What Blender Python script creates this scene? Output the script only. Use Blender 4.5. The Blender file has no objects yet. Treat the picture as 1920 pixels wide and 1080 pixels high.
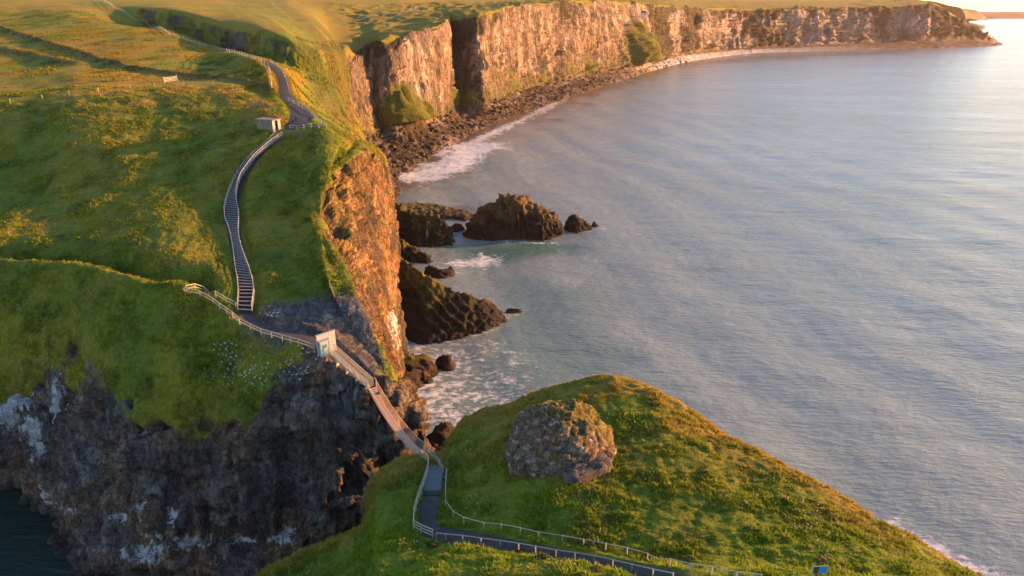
import bpy, bmesh, math, random
import numpy as np
from mathutils import Vector, Matrix
from mathutils.bvhtree import BVHTree

random.seed(7)
rng = np.random.default_rng(7)
scene = bpy.context.scene
C = scene.collection
R = math.radians

# ------------------------------------------------------------------ camera, light, exposure
CAM_H = 84.0                      # metres above the sea
PITCH = 22.42                     # degrees below the horizon
FPX = 1280.0                      # focal length in pixels of the 1920 px photo
cam_data = bpy.data.cameras.new("camera")
cam_data.sensor_width = 36.0
cam_data.lens = 36.0 * FPX / 1920.0
cam_data.clip_start = 0.5
cam_data.clip_end = 120000.0
cam = bpy.data.objects.new("camera", cam_data)
C.objects.link(cam)
cam.location = (0, 0, CAM_H)
cam.rotation_euler = (R(90 - PITCH), 0, 0)
scene.camera = cam

SUN_AZ, SUN_EL = 75.0, 9.5        # degrees clockwise from the view direction, above the horizon
world = bpy.data.worlds.new("World")
scene.world = world
world.use_nodes = True
wn = world.node_tree.nodes
wl = world.node_tree.links
bg = wn["Background"]
sky = wn.new("ShaderNodeTexSky")
sky.sky_type = 'NISHITA'
sky.sun_disc = False
sky.sun_elevation = R(SUN_EL)
sky.sun_rotation = R(SUN_AZ)
sky.altitude = 50
sky.air_density = 1.0
sky.dust_density = 0.35
sky.ozone_density = 2.4
wb = wn.new("ShaderNodeMix"); wb.data_type = 'RGBA'; wb.blend_type = 'MULTIPLY'; wb.inputs[0].default_value = 1.0
wb.inputs[7].default_value = (1.10, 0.955, 0.91, 1)      # white balance of the evening sky, the same all round
wl.new(sky.outputs[0], wb.inputs[6]); wl.new(wb.outputs[2], bg.inputs[0])
bg.inputs[1].default_value = 0.12

sun_data = bpy.data.lights.new("sun", 'SUN')
sun_data.energy = 5.0
sun_data.angle = R(0.5)
sun_data.color = (1.0, 0.44, 0.13)
sun = bpy.data.objects.new("sun", sun_data)
C.objects.link(sun)
sd = Vector((math.sin(R(SUN_AZ)) * math.cos(R(SUN_EL)), math.cos(R(SUN_AZ)) * math.cos(R(SUN_EL)), math.sin(R(SUN_EL))))
sun.rotation_euler = sd.to_track_quat('Z', 'Y').to_euler()
sun.location = sd * 400

scene.view_settings.view_transform = 'Standard'
scene.view_settings.look = 'None'
scene.view_settings.gamma = 1.0
scene.view_settings.exposure = 1.85
scene.render.engine = 'CYCLES'
scene.cycles.use_denoising = True
scene.render.filter_size = 1.0
scene.cycles.max_bounces = 6
scene.cycles.volume_bounces = 1
scene.cycles.caustics_reflective = False
scene.cycles.caustics_refractive = False
HAZE_DENSITY = 0.00003

# ------------------------------------------------------------------ small helpers
def tag(o, label=None, cat=None, group=None, kind=None):
    if label: o["label"] = label
    if cat: o["category"] = cat
    if group: o["group"] = group
    if kind: o["kind"] = kind
    return o

def empty(name, loc, label=None, cat=None, group=None):
    o = bpy.data.objects.new(name, None)
    o.empty_display_size = 0.3
    o.location = loc
    C.objects.link(o)
    return tag(o, label, cat, group)

def link(name, me, parent=None, loc=(0, 0, 0), rot=None):
    o = bpy.data.objects.new(name, me)
    C.objects.link(o)
    o.location = loc
    if rot is not None: o.rotation_euler = rot
    if parent is not None: o.parent = parent
    return o

def np_mesh(name, verts, quads, mat, smooth=True, tris=None):
    me = bpy.data.meshes.new(name)
    verts = np.asarray(verts, dtype=np.float32)
    loops, starts = [], []
    n = 0
    if quads is not None and len(quads):
        quads = np.asarray(quads, dtype=np.int32)
        loops.append(quads.ravel()); starts.append(np.arange(len(quads)) * 4); n = len(quads) * 4
    if tris is not None and len(tris):
        tris = np.asarray(tris, dtype=np.int32)
        loops.append(tris.ravel()); starts.append(n + np.arange(len(tris)) * 3)
    loops = np.concatenate(loops); starts = np.concatenate(starts)
    me.vertices.add(len(verts)); me.vertices.foreach_set("co", verts.ravel())
    me.loops.add(len(loops)); me.loops.foreach_set("vertex_index", loops.astype(np.int32))
    me.polygons.add(len(starts)); me.polygons.foreach_set("loop_start", starts.astype(np.int32))
    me.update(calc_edges=True)
    me.validate()
    if smooth:
        me.polygons.foreach_set("use_smooth", np.ones(len(me.polygons), dtype=bool))
    if mat: me.materials.append(mat)
    return me

def add_col(me, name, col):
    a = me.attributes.new(name, 'FLOAT_COLOR', 'POINT')
    c = np.ones((len(me.vertices), 4), dtype=np.float32)
    c[:, :3] = col
    a.data.foreach_set("color", c.ravel())

def add_float(me, name, v):
    a = me.attributes.new(name, 'FLOAT', 'POINT')
    a.data.foreach_set("value", np.asarray(v, dtype=np.float32))

class MB:
    """collects boxes, bars and tubes into one mesh"""
    def __init__(self): self.v = []; self.f = []
    def poly(self, vs, fs):
        n = len(self.v); self.v += [tuple(p) for p in vs]; self.f += [tuple(i + n for i in f) for f in fs]; return self
    def box(self, c, s, rz=0.0):
        cx, cy, cz = c; hx, hy, hz = s[0] / 2, s[1] / 2, s[2] / 2
        ca, sa = math.cos(rz), math.sin(rz)
        vs = []
        for z in (-hz, hz):
            for x, y in ((-hx, -hy), (hx, -hy), (hx, hy), (-hx, hy)):
                vs.append((cx + x * ca - y * sa, cy + x * sa + y * ca, cz + z))
        return self.poly(vs, [(3, 2, 1, 0), (4, 5, 6, 7), (0, 1, 5, 4), (1, 2, 6, 5), (2, 3, 7, 6), (3, 0, 4, 7)])
    def bar(self, p, q, w, h):
        p = Vector(p); q = Vector(q); d = (q - p)
        if d.length < 1e-6: return self
        d.normalize()
        s = d.cross(Vector((0, 0, 1)))
        if s.length < 1e-4: s = Vector((1, 0, 0))
        s.normalize(); u = s.cross(d)
        vs = []
        for e in (p, q):
            for a, b in ((-1, -1), (1, -1), (1, 1), (-1, 1)):
                vs.append(e + s * (a * w / 2) + u * (b * h / 2))
        return self.poly(vs, [(3, 2, 1, 0), (4, 5, 6, 7), (0, 1, 5, 4), (1, 2, 6, 5), (2, 3, 7, 6), (3, 0, 4, 7)])
    def tube(self, pts, r, n=5):
        pts = [Vector(p) for p in pts]; rings = []
        for i, p in enumerate(pts):
            d = (pts[min(i + 1, len(pts) - 1)] - pts[max(i - 1, 0)]).normalized()
            s = d.cross(Vector((0, 0, 1)))
            if s.length < 1e-4: s = Vector((1, 0, 0))
            s.normalize(); u = s.cross(d)
            rings.append([p + (s * math.cos(2 * math.pi * k / n) + u * math.sin(2 * math.pi * k / n)) * r for k in range(n)])
        vs = [v for r_ in rings for v in r_]; fs = []
        for i in range(len(pts) - 1):
            for k in range(n):
                fs.append((i * n + k, i * n + (k + 1) % n, (i + 1) * n + (k + 1) % n, (i + 1) * n + k))
        fs.append(tuple(range(n))[::-1]); fs.append(tuple((len(pts) - 1) * n + k for k in range(n)))
        return self.poly(vs, fs)
    def mesh(self, name, mat, off=(0, 0, 0)):
        me = bpy.data.meshes.new(name)
        ox, oy, oz = off
        me.from_pydata([(x - ox, y - oy, z - oz) for x, y, z in self.v], [], self.f)
        me.update(); me.materials.append(mat)
        return me
    def build(self, name, mat, parent=None):
        off = parent.location if parent is not None else (0, 0, 0)
        return link(name, self.mesh(name, mat, off), parent)

# ------------------------------------------------------------------ noise (numpy)
def _h(ix, iy, iz, seed):
    h = (ix.astype(np.uint32) * np.uint32(374761393) + iy.astype(np.uint32) * np.uint32(668265263)
         + iz.astype(np.uint32) * np.uint32(2246822519) + np.uint32((seed * 3266489917) & 0xFFFFFFFF))
    h = (h ^ (h >> np.uint32(13))) * np.uint32(1274126177)
    h = (h ^ (h >> np.uint32(15))) * np.uint32(2654435761)
    return ((h ^ (h >> np.uint32(16))).astype(np.float32)) / np.float32(4294967295.0)

def vnoise(p, seed=0):
    p = np.asarray(p, dtype=np.float32)
    f = np.floor(p); t = p - f; i = f.astype(np.int64)
    t = t * t * t * (t * (t * 6 - 15) + 10)
    out = 0
    for dx in (0, 1):
        wx = t[:, 0] if dx else 1 - t[:, 0]
        for dy in (0, 1):
            wy = t[:, 1] if dy else 1 - t[:, 1]
            for dz in (0, 1):
                wz = t[:, 2] if dz else 1 - t[:, 2]
                out = out + wx * wy * wz * _h(i[:, 0] + dx, i[:, 1] + dy, i[:, 2] + dz, seed)
    return out * 2 - 1

def fbm(p, scale, octv=3, seed=0, gain=0.5, st=(1, 1, 1)):
    p = np.asarray(p, dtype=np.float32) * (np.array(st, dtype=np.float32) / scale)
    a, s, tot = 1.0, 0, 0
    for o in range(octv):
        s = s + a * vnoise(p, seed + o * 17); tot += a
        p = p * 2.03 + 11.7; a *= gain
    return s / tot

def ridged(p, scale, octv=3, seed=0, gain=0.5, st=(1, 1, 1)):
    p = np.asarray(p, dtype=np.float32) * (np.array(st, dtype=np.float32) / scale)
    a, s, tot = 1.0, 0, 0
    for o in range(octv):
        s = s + a * (1 - 2 * np.abs(vnoise(p, seed + o * 17))); tot += a
        p = p * 2.03 + 5.3; a *= gain
    return s / tot

def blocks(p, size, seed=0):
    """stepped blocks: one random offset per (slightly warped) cell"""
    q = np.asarray(p, dtype=np.float32) / np.array(size, dtype=np.float32)
    w = np.stack([vnoise(q * 0.7 + 3.1, seed + 1), vnoise(q * 0.7 + 9.2, seed + 2), vnoise(q * 0.7 + 5.9, seed + 3)], 1)
    q = q + 0.35 * w
    i = np.floor(q).astype(np.int64)
    return _h(i[:, 0], i[:, 1], i[:, 2], seed) * 2 - 1

def sstep(a, b, x):
    t = np.clip((x - a) / (b - a), 0, 1)
    return t * t * (3 - 2 * t)

def mix(a, b, t):
    t = np.asarray(t)[:, None]
    return np.asarray(a) * (1 - t) + np.asarray(b) * t

# ------------------------------------------------------------------ a point of the place seen at a photo pixel
SP, CP = math.sin(R(PITCH)), math.cos(R(PITCH))
def kk(py):
    return math.tan(R(PITCH) + math.atan((py - 540) / FPX))
def P(px, py, Y):                 # at ground distance Y
    z = CAM_H - Y * kk(py)
    zc = Y * CP + (CAM_H - z) * SP
    return ((px - 960) / FPX * zc, Y, z)
def Z(px, py, z):                 # at height z
    return P(px, py, (CAM_H - z) / kk(py))
def W(x, y, z): return (x, y, z)
def ray_dir(px, py):
    d = Vector(((px - 960) / FPX, 1.0, -(py - 540) / FPX))
    return Vector((d.x, d.y * CP + d.z * SP, -d.y * SP + d.z * CP)).normalized()
EYE = Vector((0, 0, CAM_H))

def pchip(Pn, u):
    """shape-preserving cubic through the rows of Pn (n, ...) at parameters u"""
    Pn = np.asarray(Pn, dtype=np.float64)
    d = np.diff(Pn, axis=0)
    m = np.zeros_like(Pn)
    a, b = d[:-1], d[1:]
    with np.errstate(divide='ignore', invalid='ignore'):
        hm = np.where(a * b > 0, 2 * a * b / (a + b), 0)
    m[1:-1] = hm; m[0] = d[0]; m[-1] = d[-1]
    i = np.clip(np.floor(u).astype(int), 0, len(Pn) - 2)
    t = (u - i).reshape((-1,) + (1,) * (Pn.ndim - 1))
    h00 = 2 * t**3 - 3 * t**2 + 1; h10 = t**3 - 2 * t**2 + t
    h01 = -2 * t**3 + 3 * t**2; h11 = t**3 - t**2
    return h00 * Pn[i] + h10 * m[i] + h01 * Pn[i + 1] + h11 * m[i + 1]

def grid_normals(G):
    a = np.gradient(G, axis=0); b = np.gradient(G, axis=1)
    n = np.cross(a, b)
    return n / np.maximum(np.linalg.norm(n, axis=2, keepdims=True), 1e-9)

def grid_quads(n, m):
    i = np.arange(n * m).reshape(n, m)
    return np.stack([i[:-1, :-1], i[1:, :-1], i[1:, 1:], i[:-1, 1:]], -1).reshape(-1, 4)

def polydist(xy, pts):
    """distance of points to a polyline, its z there and the signed side (+ = left of its direction)"""
    pts = np.asarray(pts, dtype=np.float64)
    best = np.full(len(xy), 1e9); zz = np.zeros(len(xy)); side = np.zeros(len(xy)); par = np.zeros(len(xy))
    for k in range(len(pts) - 1):
        a, b = pts[k], pts[k + 1]
        ab = b[:2] - a[:2]; L2 = max(float(ab @ ab), 1e-9)
        t = np.clip(((xy - a[:2]) @ ab) / L2, 0, 1)
        q = a[:2] + t[:, None] * ab
        d = np.hypot(xy[:, 0] - q[:, 0], xy[:, 1] - q[:, 1])
        m = d < best
        best[m] = d[m]; zz[m] = (a[2] + t * (b[2] - a[2]))[m]; par[m] = (k + t)[m]
        cr = ab[0] * (xy[:, 1] - a[1]) - ab[1] * (xy[:, 0] - a[0])
        side[m] = np.sign(cr)[m]
    return best, zz, side, par

def resample(pts, step):
    pts = [Vector(p) for p in pts]
    out = [pts[0].copy()]; acc = 0.0
    for a, b in zip(pts[:-1], pts[1:]):
        L = math.hypot(b.x - a.x, b.y - a.y); 
        if L < 1e-6: continue
        n = max(1, int(round(L / step)))
        for i in range(1, n + 1): out.append(a.lerp(b, i / n))
    return out

def smooth_line(pts, n=8):
    a = pchip(np.array([tuple(p) for p in pts]), np.linspace(0, len(pts) - 1, (len(pts) - 1) * n + 1))
    return [Vector(p) for p in a]

# ------------------------------------------------------------------ materials
def new_mat(name):
    m = bpy.data.materials.new(name); m.use_nodes = True
    nt = m.node_tree
    return m, nt, nt.nodes["Principled BSDF"]

def nnode(nt, t, **kw):
    n = nt.nodes.new(t)
    for k, v in kw.items(): setattr(n, k, v)
    return n

def noise_n(nt, vec, scale, detail=4, rough=0.6):
    n = nnode(nt, "ShaderNodeTexNoise"); n.inputs["Scale"].default_value = scale
    n.inputs["Detail"].default_value = detail; n.inputs["Roughness"].default_value = rough
    if vec is not None: nt.links.new(vec, n.inputs["Vector"])
    return n

def ramp_n(nt, fac, stops):
    r = nnode(nt, "ShaderNodeValToRGB")
    e = r.color_ramp.elements
    e[0].position, e[0].color = stops[0][0], (*stops[0][1], 1)
    e[1].position, e[1].color = stops[-1][0], (*stops[-1][1], 1)
    for p, c in stops[1:-1]:
        x = e.new(p); x.color = (*c, 1)
    nt.links.new(fac, r.inputs[0])
    return r

def mixc(nt, kind, fac, a, b):
    m = nnode(nt, "ShaderNodeMix", data_type='RGBA', blend_type=kind)
    for s, v in ((0, fac), (6, a), (7, b)):
        if isinstance(v, (int, float)): m.inputs[s].default_value = v
        elif isinstance(v, tuple): m.inputs[s].default_value = (*v, 1)
        else: nt.links.new(v, m.inputs[s])
    return m.outputs[2]

def mathn(nt, op, a, b=None, clamp=False):
    m = nnode(nt, "ShaderNodeMath", operation=op, use_clamp=clamp)
    for s, v in ((0, a), (1, b)):
        if v is None: continue
        if isinstance(v, (int, float)): m.inputs[s].default_value = v
        else: nt.links.new(v, m.inputs[s])
    return m.outputs[0]

def mapping(nt, vec, scale=(1, 1, 1), rot=(0, 0, 0)):
    m = nnode(nt, "ShaderNodeMapping"); m.inputs["Scale"].default_value = scale; m.inputs["Rotation"].default_value = rot
    nt.links.new(vec, m.inputs["Vector"]); return m.outputs[0]

def bump(nt, height, strength, dist, normal=None):
    b = nnode(nt, "ShaderNodeBump"); b.inputs["Strength"].default_value = strength; b.inputs["Distance"].default_value = dist
    nt.links.new(height, b.inputs["Height"])
    if normal is not None: nt.links.new(normal, b.inputs["Normal"])
    return b.outputs[0]

def attr(nt, name):
    a = nnode(nt, "ShaderNodeAttribute"); a.attribute_name = name; return a

def turf_material():
    m, nt, bs = new_mat("turf")
    co = nnode(nt, "ShaderNodeTexCoord").outputs["Object"]
    tint = attr(nt, "tint").outputs["Color"]
    n1 = noise_n(nt, co, 0.9, 5, 0.7); n2 = noise_n(nt, mapping(nt, co, (1, 1, 0.35)), 3.2, 4, 0.7)
    r1 = ramp_n(nt, n1.outputs[0], [(0.3, (0.58, 0.62, 0.58)), (0.5, (1, 1, 1)), (0.72, (1.45, 1.32, 1.15))])
    r2 = ramp_n(nt, n2.outputs[0], [(0.32, (0.68, 0.72, 0.68)), (0.5, (1, 1, 1)), (0.7, (1.35, 1.28, 1.2))])
    c = mixc(nt, 'MULTIPLY', 1.0, tint, r1.outputs[0]); c = mixc(nt, 'MULTIPLY', 1.0, c, r2.outputs[0])
    nt.links.new(c, bs.inputs["Base Color"])
    bs.inputs["Roughness"].default_value = 0.85
    bs.inputs["Specular IOR Level"].default_value = 0.15
    bs.inputs["Sheen Weight"].default_value = 0.15
    bs.inputs["Sheen Roughness"].default_value = 0.5
    bs.inputs["Sheen Tint"].default_value = (0.6, 0.55, 0.2, 1)
    h = mathn(nt, 'ADD', n1.outputs[0], mathn(nt, 'MULTIPLY', n2.outputs[0], 0.5))
    nt.links.new(bump(nt, h, 0.9, 0.7), bs.inputs["Normal"])
    return m

def rock_material(name, scale, vert, bump_d, crack=0.5):
    """rock whose colour comes from the tint attribute; cracks and grain at the given scale"""
    m, nt, bs = new_mat(name)
    co = nnode(nt, "ShaderNodeTexCoord").outputs["Object"]
    tint = attr(nt, "tint").outputs["Color"]
    mv = mapping(nt, co, (1, 1, vert))
    n1 = noise_n(nt, mv, 0.55 * scale, 6, 0.65); n2 = noise_n(nt, mv, 2.4 * scale, 5, 0.7)
    wv = nnode(nt, "ShaderNodeVectorMath", operation='ADD'); nt.links.new(mv, wv.inputs[0])
    sc = nnode(nt, "ShaderNodeVectorMath", operation='SCALE'); nt.links.new(n1.outputs[1], sc.inputs[0]); sc.inputs["Scale"].default_value = 1.6 / scale
    nt.links.new(sc.outputs[0], wv.inputs[1])
    vo = noise_n(nt, wv.outputs[0], 0.9 * scale, 3, 0.55)
    vd = mathn(nt, 'ABSOLUTE', mathn(nt, 'SUBTRACT', vo.outputs[0], 0.5))
    cr = ramp_n(nt, vd, [(0.0, (1 - crack,) * 3), (0.035, (1, 1, 1)), (1.0, (1, 1, 1))])
    r1 = ramp_n(nt, n1.outputs[0], [(0.3, (0.55, 0.53, 0.52)), (0.5, (1, 1, 1)), (0.72, (1.4, 1.36, 1.3))])
    r2 = ramp_n(nt, n2.outputs[0], [(0.3, (0.42, 0.42, 0.44)), (0.52, (1, 1, 1)), (0.72, (1.6, 1.56, 1.5))])
    c = mixc(nt, 'MULTIPLY', 1.0, tint, r1.outputs[0]); c = mixc(nt, 'MULTIPLY', 1.0, c, r2.outputs[0])
    c = mixc(nt, 'MULTIPLY', 1.0, c, cr.outputs[0])
    st = noise_n(nt, mapping(nt, co, (1, 1, 0.10)), 1.5 * scale, 4, 0.6)
    r3 = ramp_n(nt, st.outputs[0], [(0.34, (0.62, 0.60, 0.60)), (0.5, (1, 1, 1)), (0.68, (1.25, 1.23, 1.2))])
    c = mixc(nt, 'MULTIPLY', 1.0, c, r3.outputs[0])
    gua = attr(nt, "guano").outputs["Fac"]
    gs = noise_n(nt, mapping(nt, co, (1, 1, 0.22)), 1.6, 5, 0.7)
    gf = nnode(nt, "ShaderNodeMapRange", interpolation_type='SMOOTHSTEP')
    nt.links.new(mathn(nt, 'ADD', mathn(nt, 'MULTIPLY', gua, 0.6), mathn(nt, 'MULTIPLY', mathn(nt, 'SUBTRACT', gs.outputs[0], 0.5), 1.5)), gf.inputs[0])
    gf.inputs[1].default_value = 0.24; gf.inputs[2].default_value = 0.44
    gk = mathn(nt, 'MULTIPLY', gf.outputs[0], mathn(nt, 'MULTIPLY', gua, 3.0, True))
    c = mixc(nt, 'MIX', mathn(nt, 'MULTIPLY', gk, 0.85), c, (0.50, 0.52, 0.57))
    nt.links.new(c, bs.inputs["Base Color"])
    bs.inputs["Roughness"].default_value = 0.8
    bs.inputs["Specular IOR Level"].default_value = 0.3
    h = mathn(nt, 'ADD', n1.outputs[0], mathn(nt, 'MULTIPLY', n2.outputs[0], 0.45))
    h = mathn(nt, 'ADD', h, mathn(nt, 'MULTIPLY', st.outputs[0], 0.6))
    h = mathn(nt, 'ADD', h, mathn(nt, 'MULTIPLY', mathn(nt, 'MINIMUM', vd, 0.06), 5.0))
    nt.links.new(bump(nt, h, 1.0, bump_d), bs.inputs["Normal"])
    return m

def plain(name, col, rough=0.7, var=0.25, scale=3.0, metal=0.0, spec=0.4):
    m, nt, bs = new_mat(name)
    co = nnode(nt, "ShaderNodeTexCoord").outputs["Object"]
    n = noise_n(nt, co, scale, 5, 0.65)
    r = ramp_n(nt, n.outputs[0], [(0.3, tuple(c * (1 - var) for c in col)), (0.7, tuple(min(1, c * (1 + var)) for c in col))])
    nt.links.new(r.outputs[0], bs.inputs["Base Color"])
    bs.inputs["Roughness"].default_value = rough; bs.inputs["Metallic"].default_value = metal
    bs.inputs["Specular IOR Level"].default_value = spec
    nt.links.new(bump(nt, n.outputs[0], 0.3, 0.02), bs.inputs["Normal"])
    return m

def grass_blade_material():
    m, nt, bs = new_mat("grass_blades")
    tint = attr(nt, "tint").outputs["Color"]
    nt.links.new(tint, bs.inputs["Base Color"])
    bs.inputs["Roughness"].default_value = 0.7
    bs.inputs["Specular IOR Level"].default_value = 0.2
    tr = nnode(nt, "ShaderNodeBsdfTranslucent"); nt.links.new(tint, tr.inputs["Color"])
    mx = nnode(nt, "ShaderNodeMixShader"); mx.inputs[0].default_value = 0.35
    nt.links.new(bs.outputs[0], mx.inputs[1]); nt.links.new(tr.outputs[0], mx.inputs[2])
    nt.links.new(mx.outputs[0], nt.nodes["Material Output"].inputs[0])
    return m

M = {}
M["turf"] = turf_material()
M["basalt"] = rock_material("basalt", 1.0, 0.55, 0.55, 0.55)
M["stone"] = rock_material("stone", 1.8, 0.9, 0.3, 0.6)
M["limestone"] = rock_material("limestone", 0.22, 0.35, 2.2, 0.5)
M["blades"] = grass_blade_material()
M["pale_wood"] = plain("pale_weathered_wood", (0.36, 0.355, 0.29), 0.75, 0.2)
M["grey_wood"] = plain("grey_timber", (0.17, 0.165, 0.17), 0.8, 0.35)
M["tread"] = plain("dark_stair_tread", (0.20, 0.195, 0.205), 0.7, 0.4)
M["tarmac"] = plain("tarmac", (0.020, 0.021, 0.025), 0.6, 0.45, 1.2)
M["gravel_path"] = plain("trodden_gravel", (0.055, 0.052, 0.055), 0.85, 0.35, 1.0)
M["concrete"] = plain("pale_concrete", (0.31, 0.34, 0.35), 0.8, 0.15)
M["blue_paint"] = plain("pale_blue_painted_board", (0.24, 0.38, 0.42), 0.55, 0.12)
M["metal"] = plain("galvanised_metal", (0.36, 0.35, 0.33), 0.5, 0.2, 3, 0.3)
M["rope"] = plain("rope", (0.50, 0.33, 0.24), 0.9, 0.2)
M["plank"] = plain("bridge_plank", (0.48, 0.37, 0.30), 0.75, 0.25)
M["white"] = plain("white_render", (0.75, 0.74, 0.72), 0.7, 0.08)
M["slate"] = plain("slate_roof", (0.12, 0.12, 0.14), 0.7, 0.2)
M["dark"] = plain("interior_shade", (0.02, 0.02, 0.02), 0.9, 0.1)
M["orange_notice"] = plain("orange_notice", (0.55, 0.22, 0.10), 0.6, 0.2)
M["bird"] = plain("bird_feathers", (0.60, 0.55, 0.52), 0.7, 0.15)

# ------------------------------------------------------------------ mainland: control net, one row per rib of the coast
# levels: 0 far inland, 1 plateau, 2 scarp top, 3 scarp foot, 4 path line, 5 field, 6 brow, 7 hillside, 8 bench,
#         9 rim, 10 middle of the face, 11 foot, 12 waterline, 13 under water
def rib_near(pts, out):
    pts = list(pts); f = pts[-1]
    pts.append((f[0] + out[0] * 1.5, f[1] + out[1] * 1.5, f[2] - 2.0))
    pts.append((f[0] + out[0] * 4, f[1] + out[1] * 4, -9.0))
    return pts
def rib_far(p0, p1, rim, mid, foot, water, lev=9):
    """lev: which level the clifftop is on (it climbs from 2 to 9 where the turf slope turns into cliff)"""
    a, b = np.array(p1), np.array(rim)
    pts = [p0, p1]
    for k in range(2, lev):
        t = 1 - (1 - (k - 1) / (lev - 1)) ** 1.8
        pts.append(tuple(a + (b - a) * t))
    face = pchip(np.array([rim, mid, foot]), np.linspace(0, 2, 12 - lev))
    pts += [tuple(q) for q in face] + [water]
    d = np.array(water, dtype=float) - np.array(foot, dtype=float); d[2] = 0; d = d / max(np.linalg.norm(d), 1e-6)
    pts.append((water[0] + d[0] * 25, water[1] + d[1] * 25, -8))
    return pts

RIBS = [
 rib_near([P(-420,-12,1000),P(-420,-5,650),P(-420,5,520),P(-420,15,480),P(-420,30,420),P(-420,100,290),P(-420,195,188),P(-420,350,150),P(-420,500,118),P(-420,690,107),P(-420,830,104),Z(-420,915,0)], (0,-1)),
 rib_near([P(10,-12,1000),P(8,-3,650),P(6,8,520),P(4,20,470),P(0,50,400),P(0,110,280),P(0,190,192),P(0,350,152),P(0,500,117),P(0,700,106),P(-5,830,103),Z(0,925,0)], (0,-1)),
 rib_near([P(150,-12,1000),P(140,-3,650),P(130,8,520),P(125,20,450),P(120,50,390),P(130,110,270),P(150,178,191),P(150,350,148),P(160,508,114),P(130,705,102),P(105,870,96),Z(115,1015,0)], (0,-1)),
 rib_near([P(300,-12,1000),P(290,-2,650),P(312,20,440),P(310,58,432),P(300,56,372),P(295,120,255),P(300,166,200),P(300,330,150),P(310,535,108),P(270,770,93),P(225,905,87.5),Z(190,1075,0)], (0,-1)),
 rib_near([P(400,-12,1000),P(395,0,650),P(430,48,362),P(430,95,352),P(410,96,300),P(420,130,248),P(425,162,202),P(380,350,145),P(390,560,104.5),P(400,810,91),P(385,935,86),Z(380,1098,0)], (0,-1)),
 rib_near([P(450,-12,1000),P(440,3,650),P(508,64,306),P(500,110,301),P(490,112,242),P(500,142,215),P(515,205,181),P(438,380,137),P(455,587,102),P(500,740,91.5),P(520,905,87),Z(540,1095,0)], (0.2,-1)),
 rib_near([P(465,-12,1000),P(455,3,650),P(546,72,297),P(530,122,288),P(520,126,230),P(528,165,205),P(553,234,172),P(520,390,135),P(540,592,101),P(612,674,92.5),P(620,850,88),Z(640,1085,0)], (0.2,-1)),
 rib_near([P(480,-12,1000),P(470,3,650),P(560,80,296),P(556,128,287),P(545,150,235),P(560,190,205),P(588,237,170),P(560,400,133),P(600,592,101),P(697,729,89.5),W(-18.5,88.5,15),W(-18,88,0)], (0.5,-1)),
 rib_near([P(495,-12,1000),P(485,3,650),P(574,85,298),P(572,132,289),P(560,165,240),P(585,205,206),P(611,242,168),P(585,400,131),P(650,602,100.5),P(757,748,91),W(-13.2,93.5,18),W(-12.4,94,0)], (1,-0.3)),
 rib_near([P(505,-12,1000),P(495,3,650),P(588,90,301),P(590,140,292),P(575,180,242),P(600,215,206),P(627,252,166.5),P(600,430,124),P(640,577,102),P(688,590,101.5),P(718,668,109),W(-19,113,0)], (1,0)),
 rib_near([P(515,-12,1000),P(505,3,650),P(600,92,306),P(605,145,297),P(590,190,247),P(612,222,208),P(640,262,165),P(600,400,128.5),P(625,502,112.5),P(655,510,111.5),P(712,562,118),W(-23,127,0)], (1,0)),
 rib_near([P(525,-12,1000),P(515,4,650),P(610,92,312),P(615,150,303),P(605,200,252),P(625,230,212),P(650,268,165),P(600,322,150),P(585,387,131.5),P(600,396,130),P(700,470,138),W(-26,147,0)], (1,0)),
 rib_near([P(535,-12,1000),P(525,4,650),P(620,92,317),P(625,155,308),P(615,208,258),P(635,237,216),P(657,272,166),P(630,298,157),P(608,329,147.5),P(618,334,146.5),P(715,400,158),W(-29,167,0)], (1,0)),
 rib_near([P(545,-12,1000),P(535,4,650),P(630,92,322),P(635,160,313),P(628,215,265),P(648,247,222),P(664,274,173),P(666,276,168),P(670,279,166),P(677,284,165),P(722,337,180),W(-34,192,0)], (1,0)),
 rib_near([P(555,-12,1000),P(545,5,650),P(642,90,334),P(647,165,328),P(645,220,306),P(665,250,284),P(680,268,268),P(690,280,254),P(700,290,244),P(710,302,236),W(-44,236,20),W(-42,241,2)], (1,0)),
]
def rib_slope(pts, water):
    pts = list(pts) + [water]
    pts.append((water[0] + 20, water[1] - 10, -8)); return pts
RIBS.append(rib_slope([P(572,-12,1000),P(560,6,670),P(630,82,352),P(628,150,347),P(636,190,352),P(646,225,360),P(660,250,368),P(675,263,374),P(688,270,378),P(700,277,381),P(712,286,384),P(722,294,384)], Z(745,335,0)))
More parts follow.
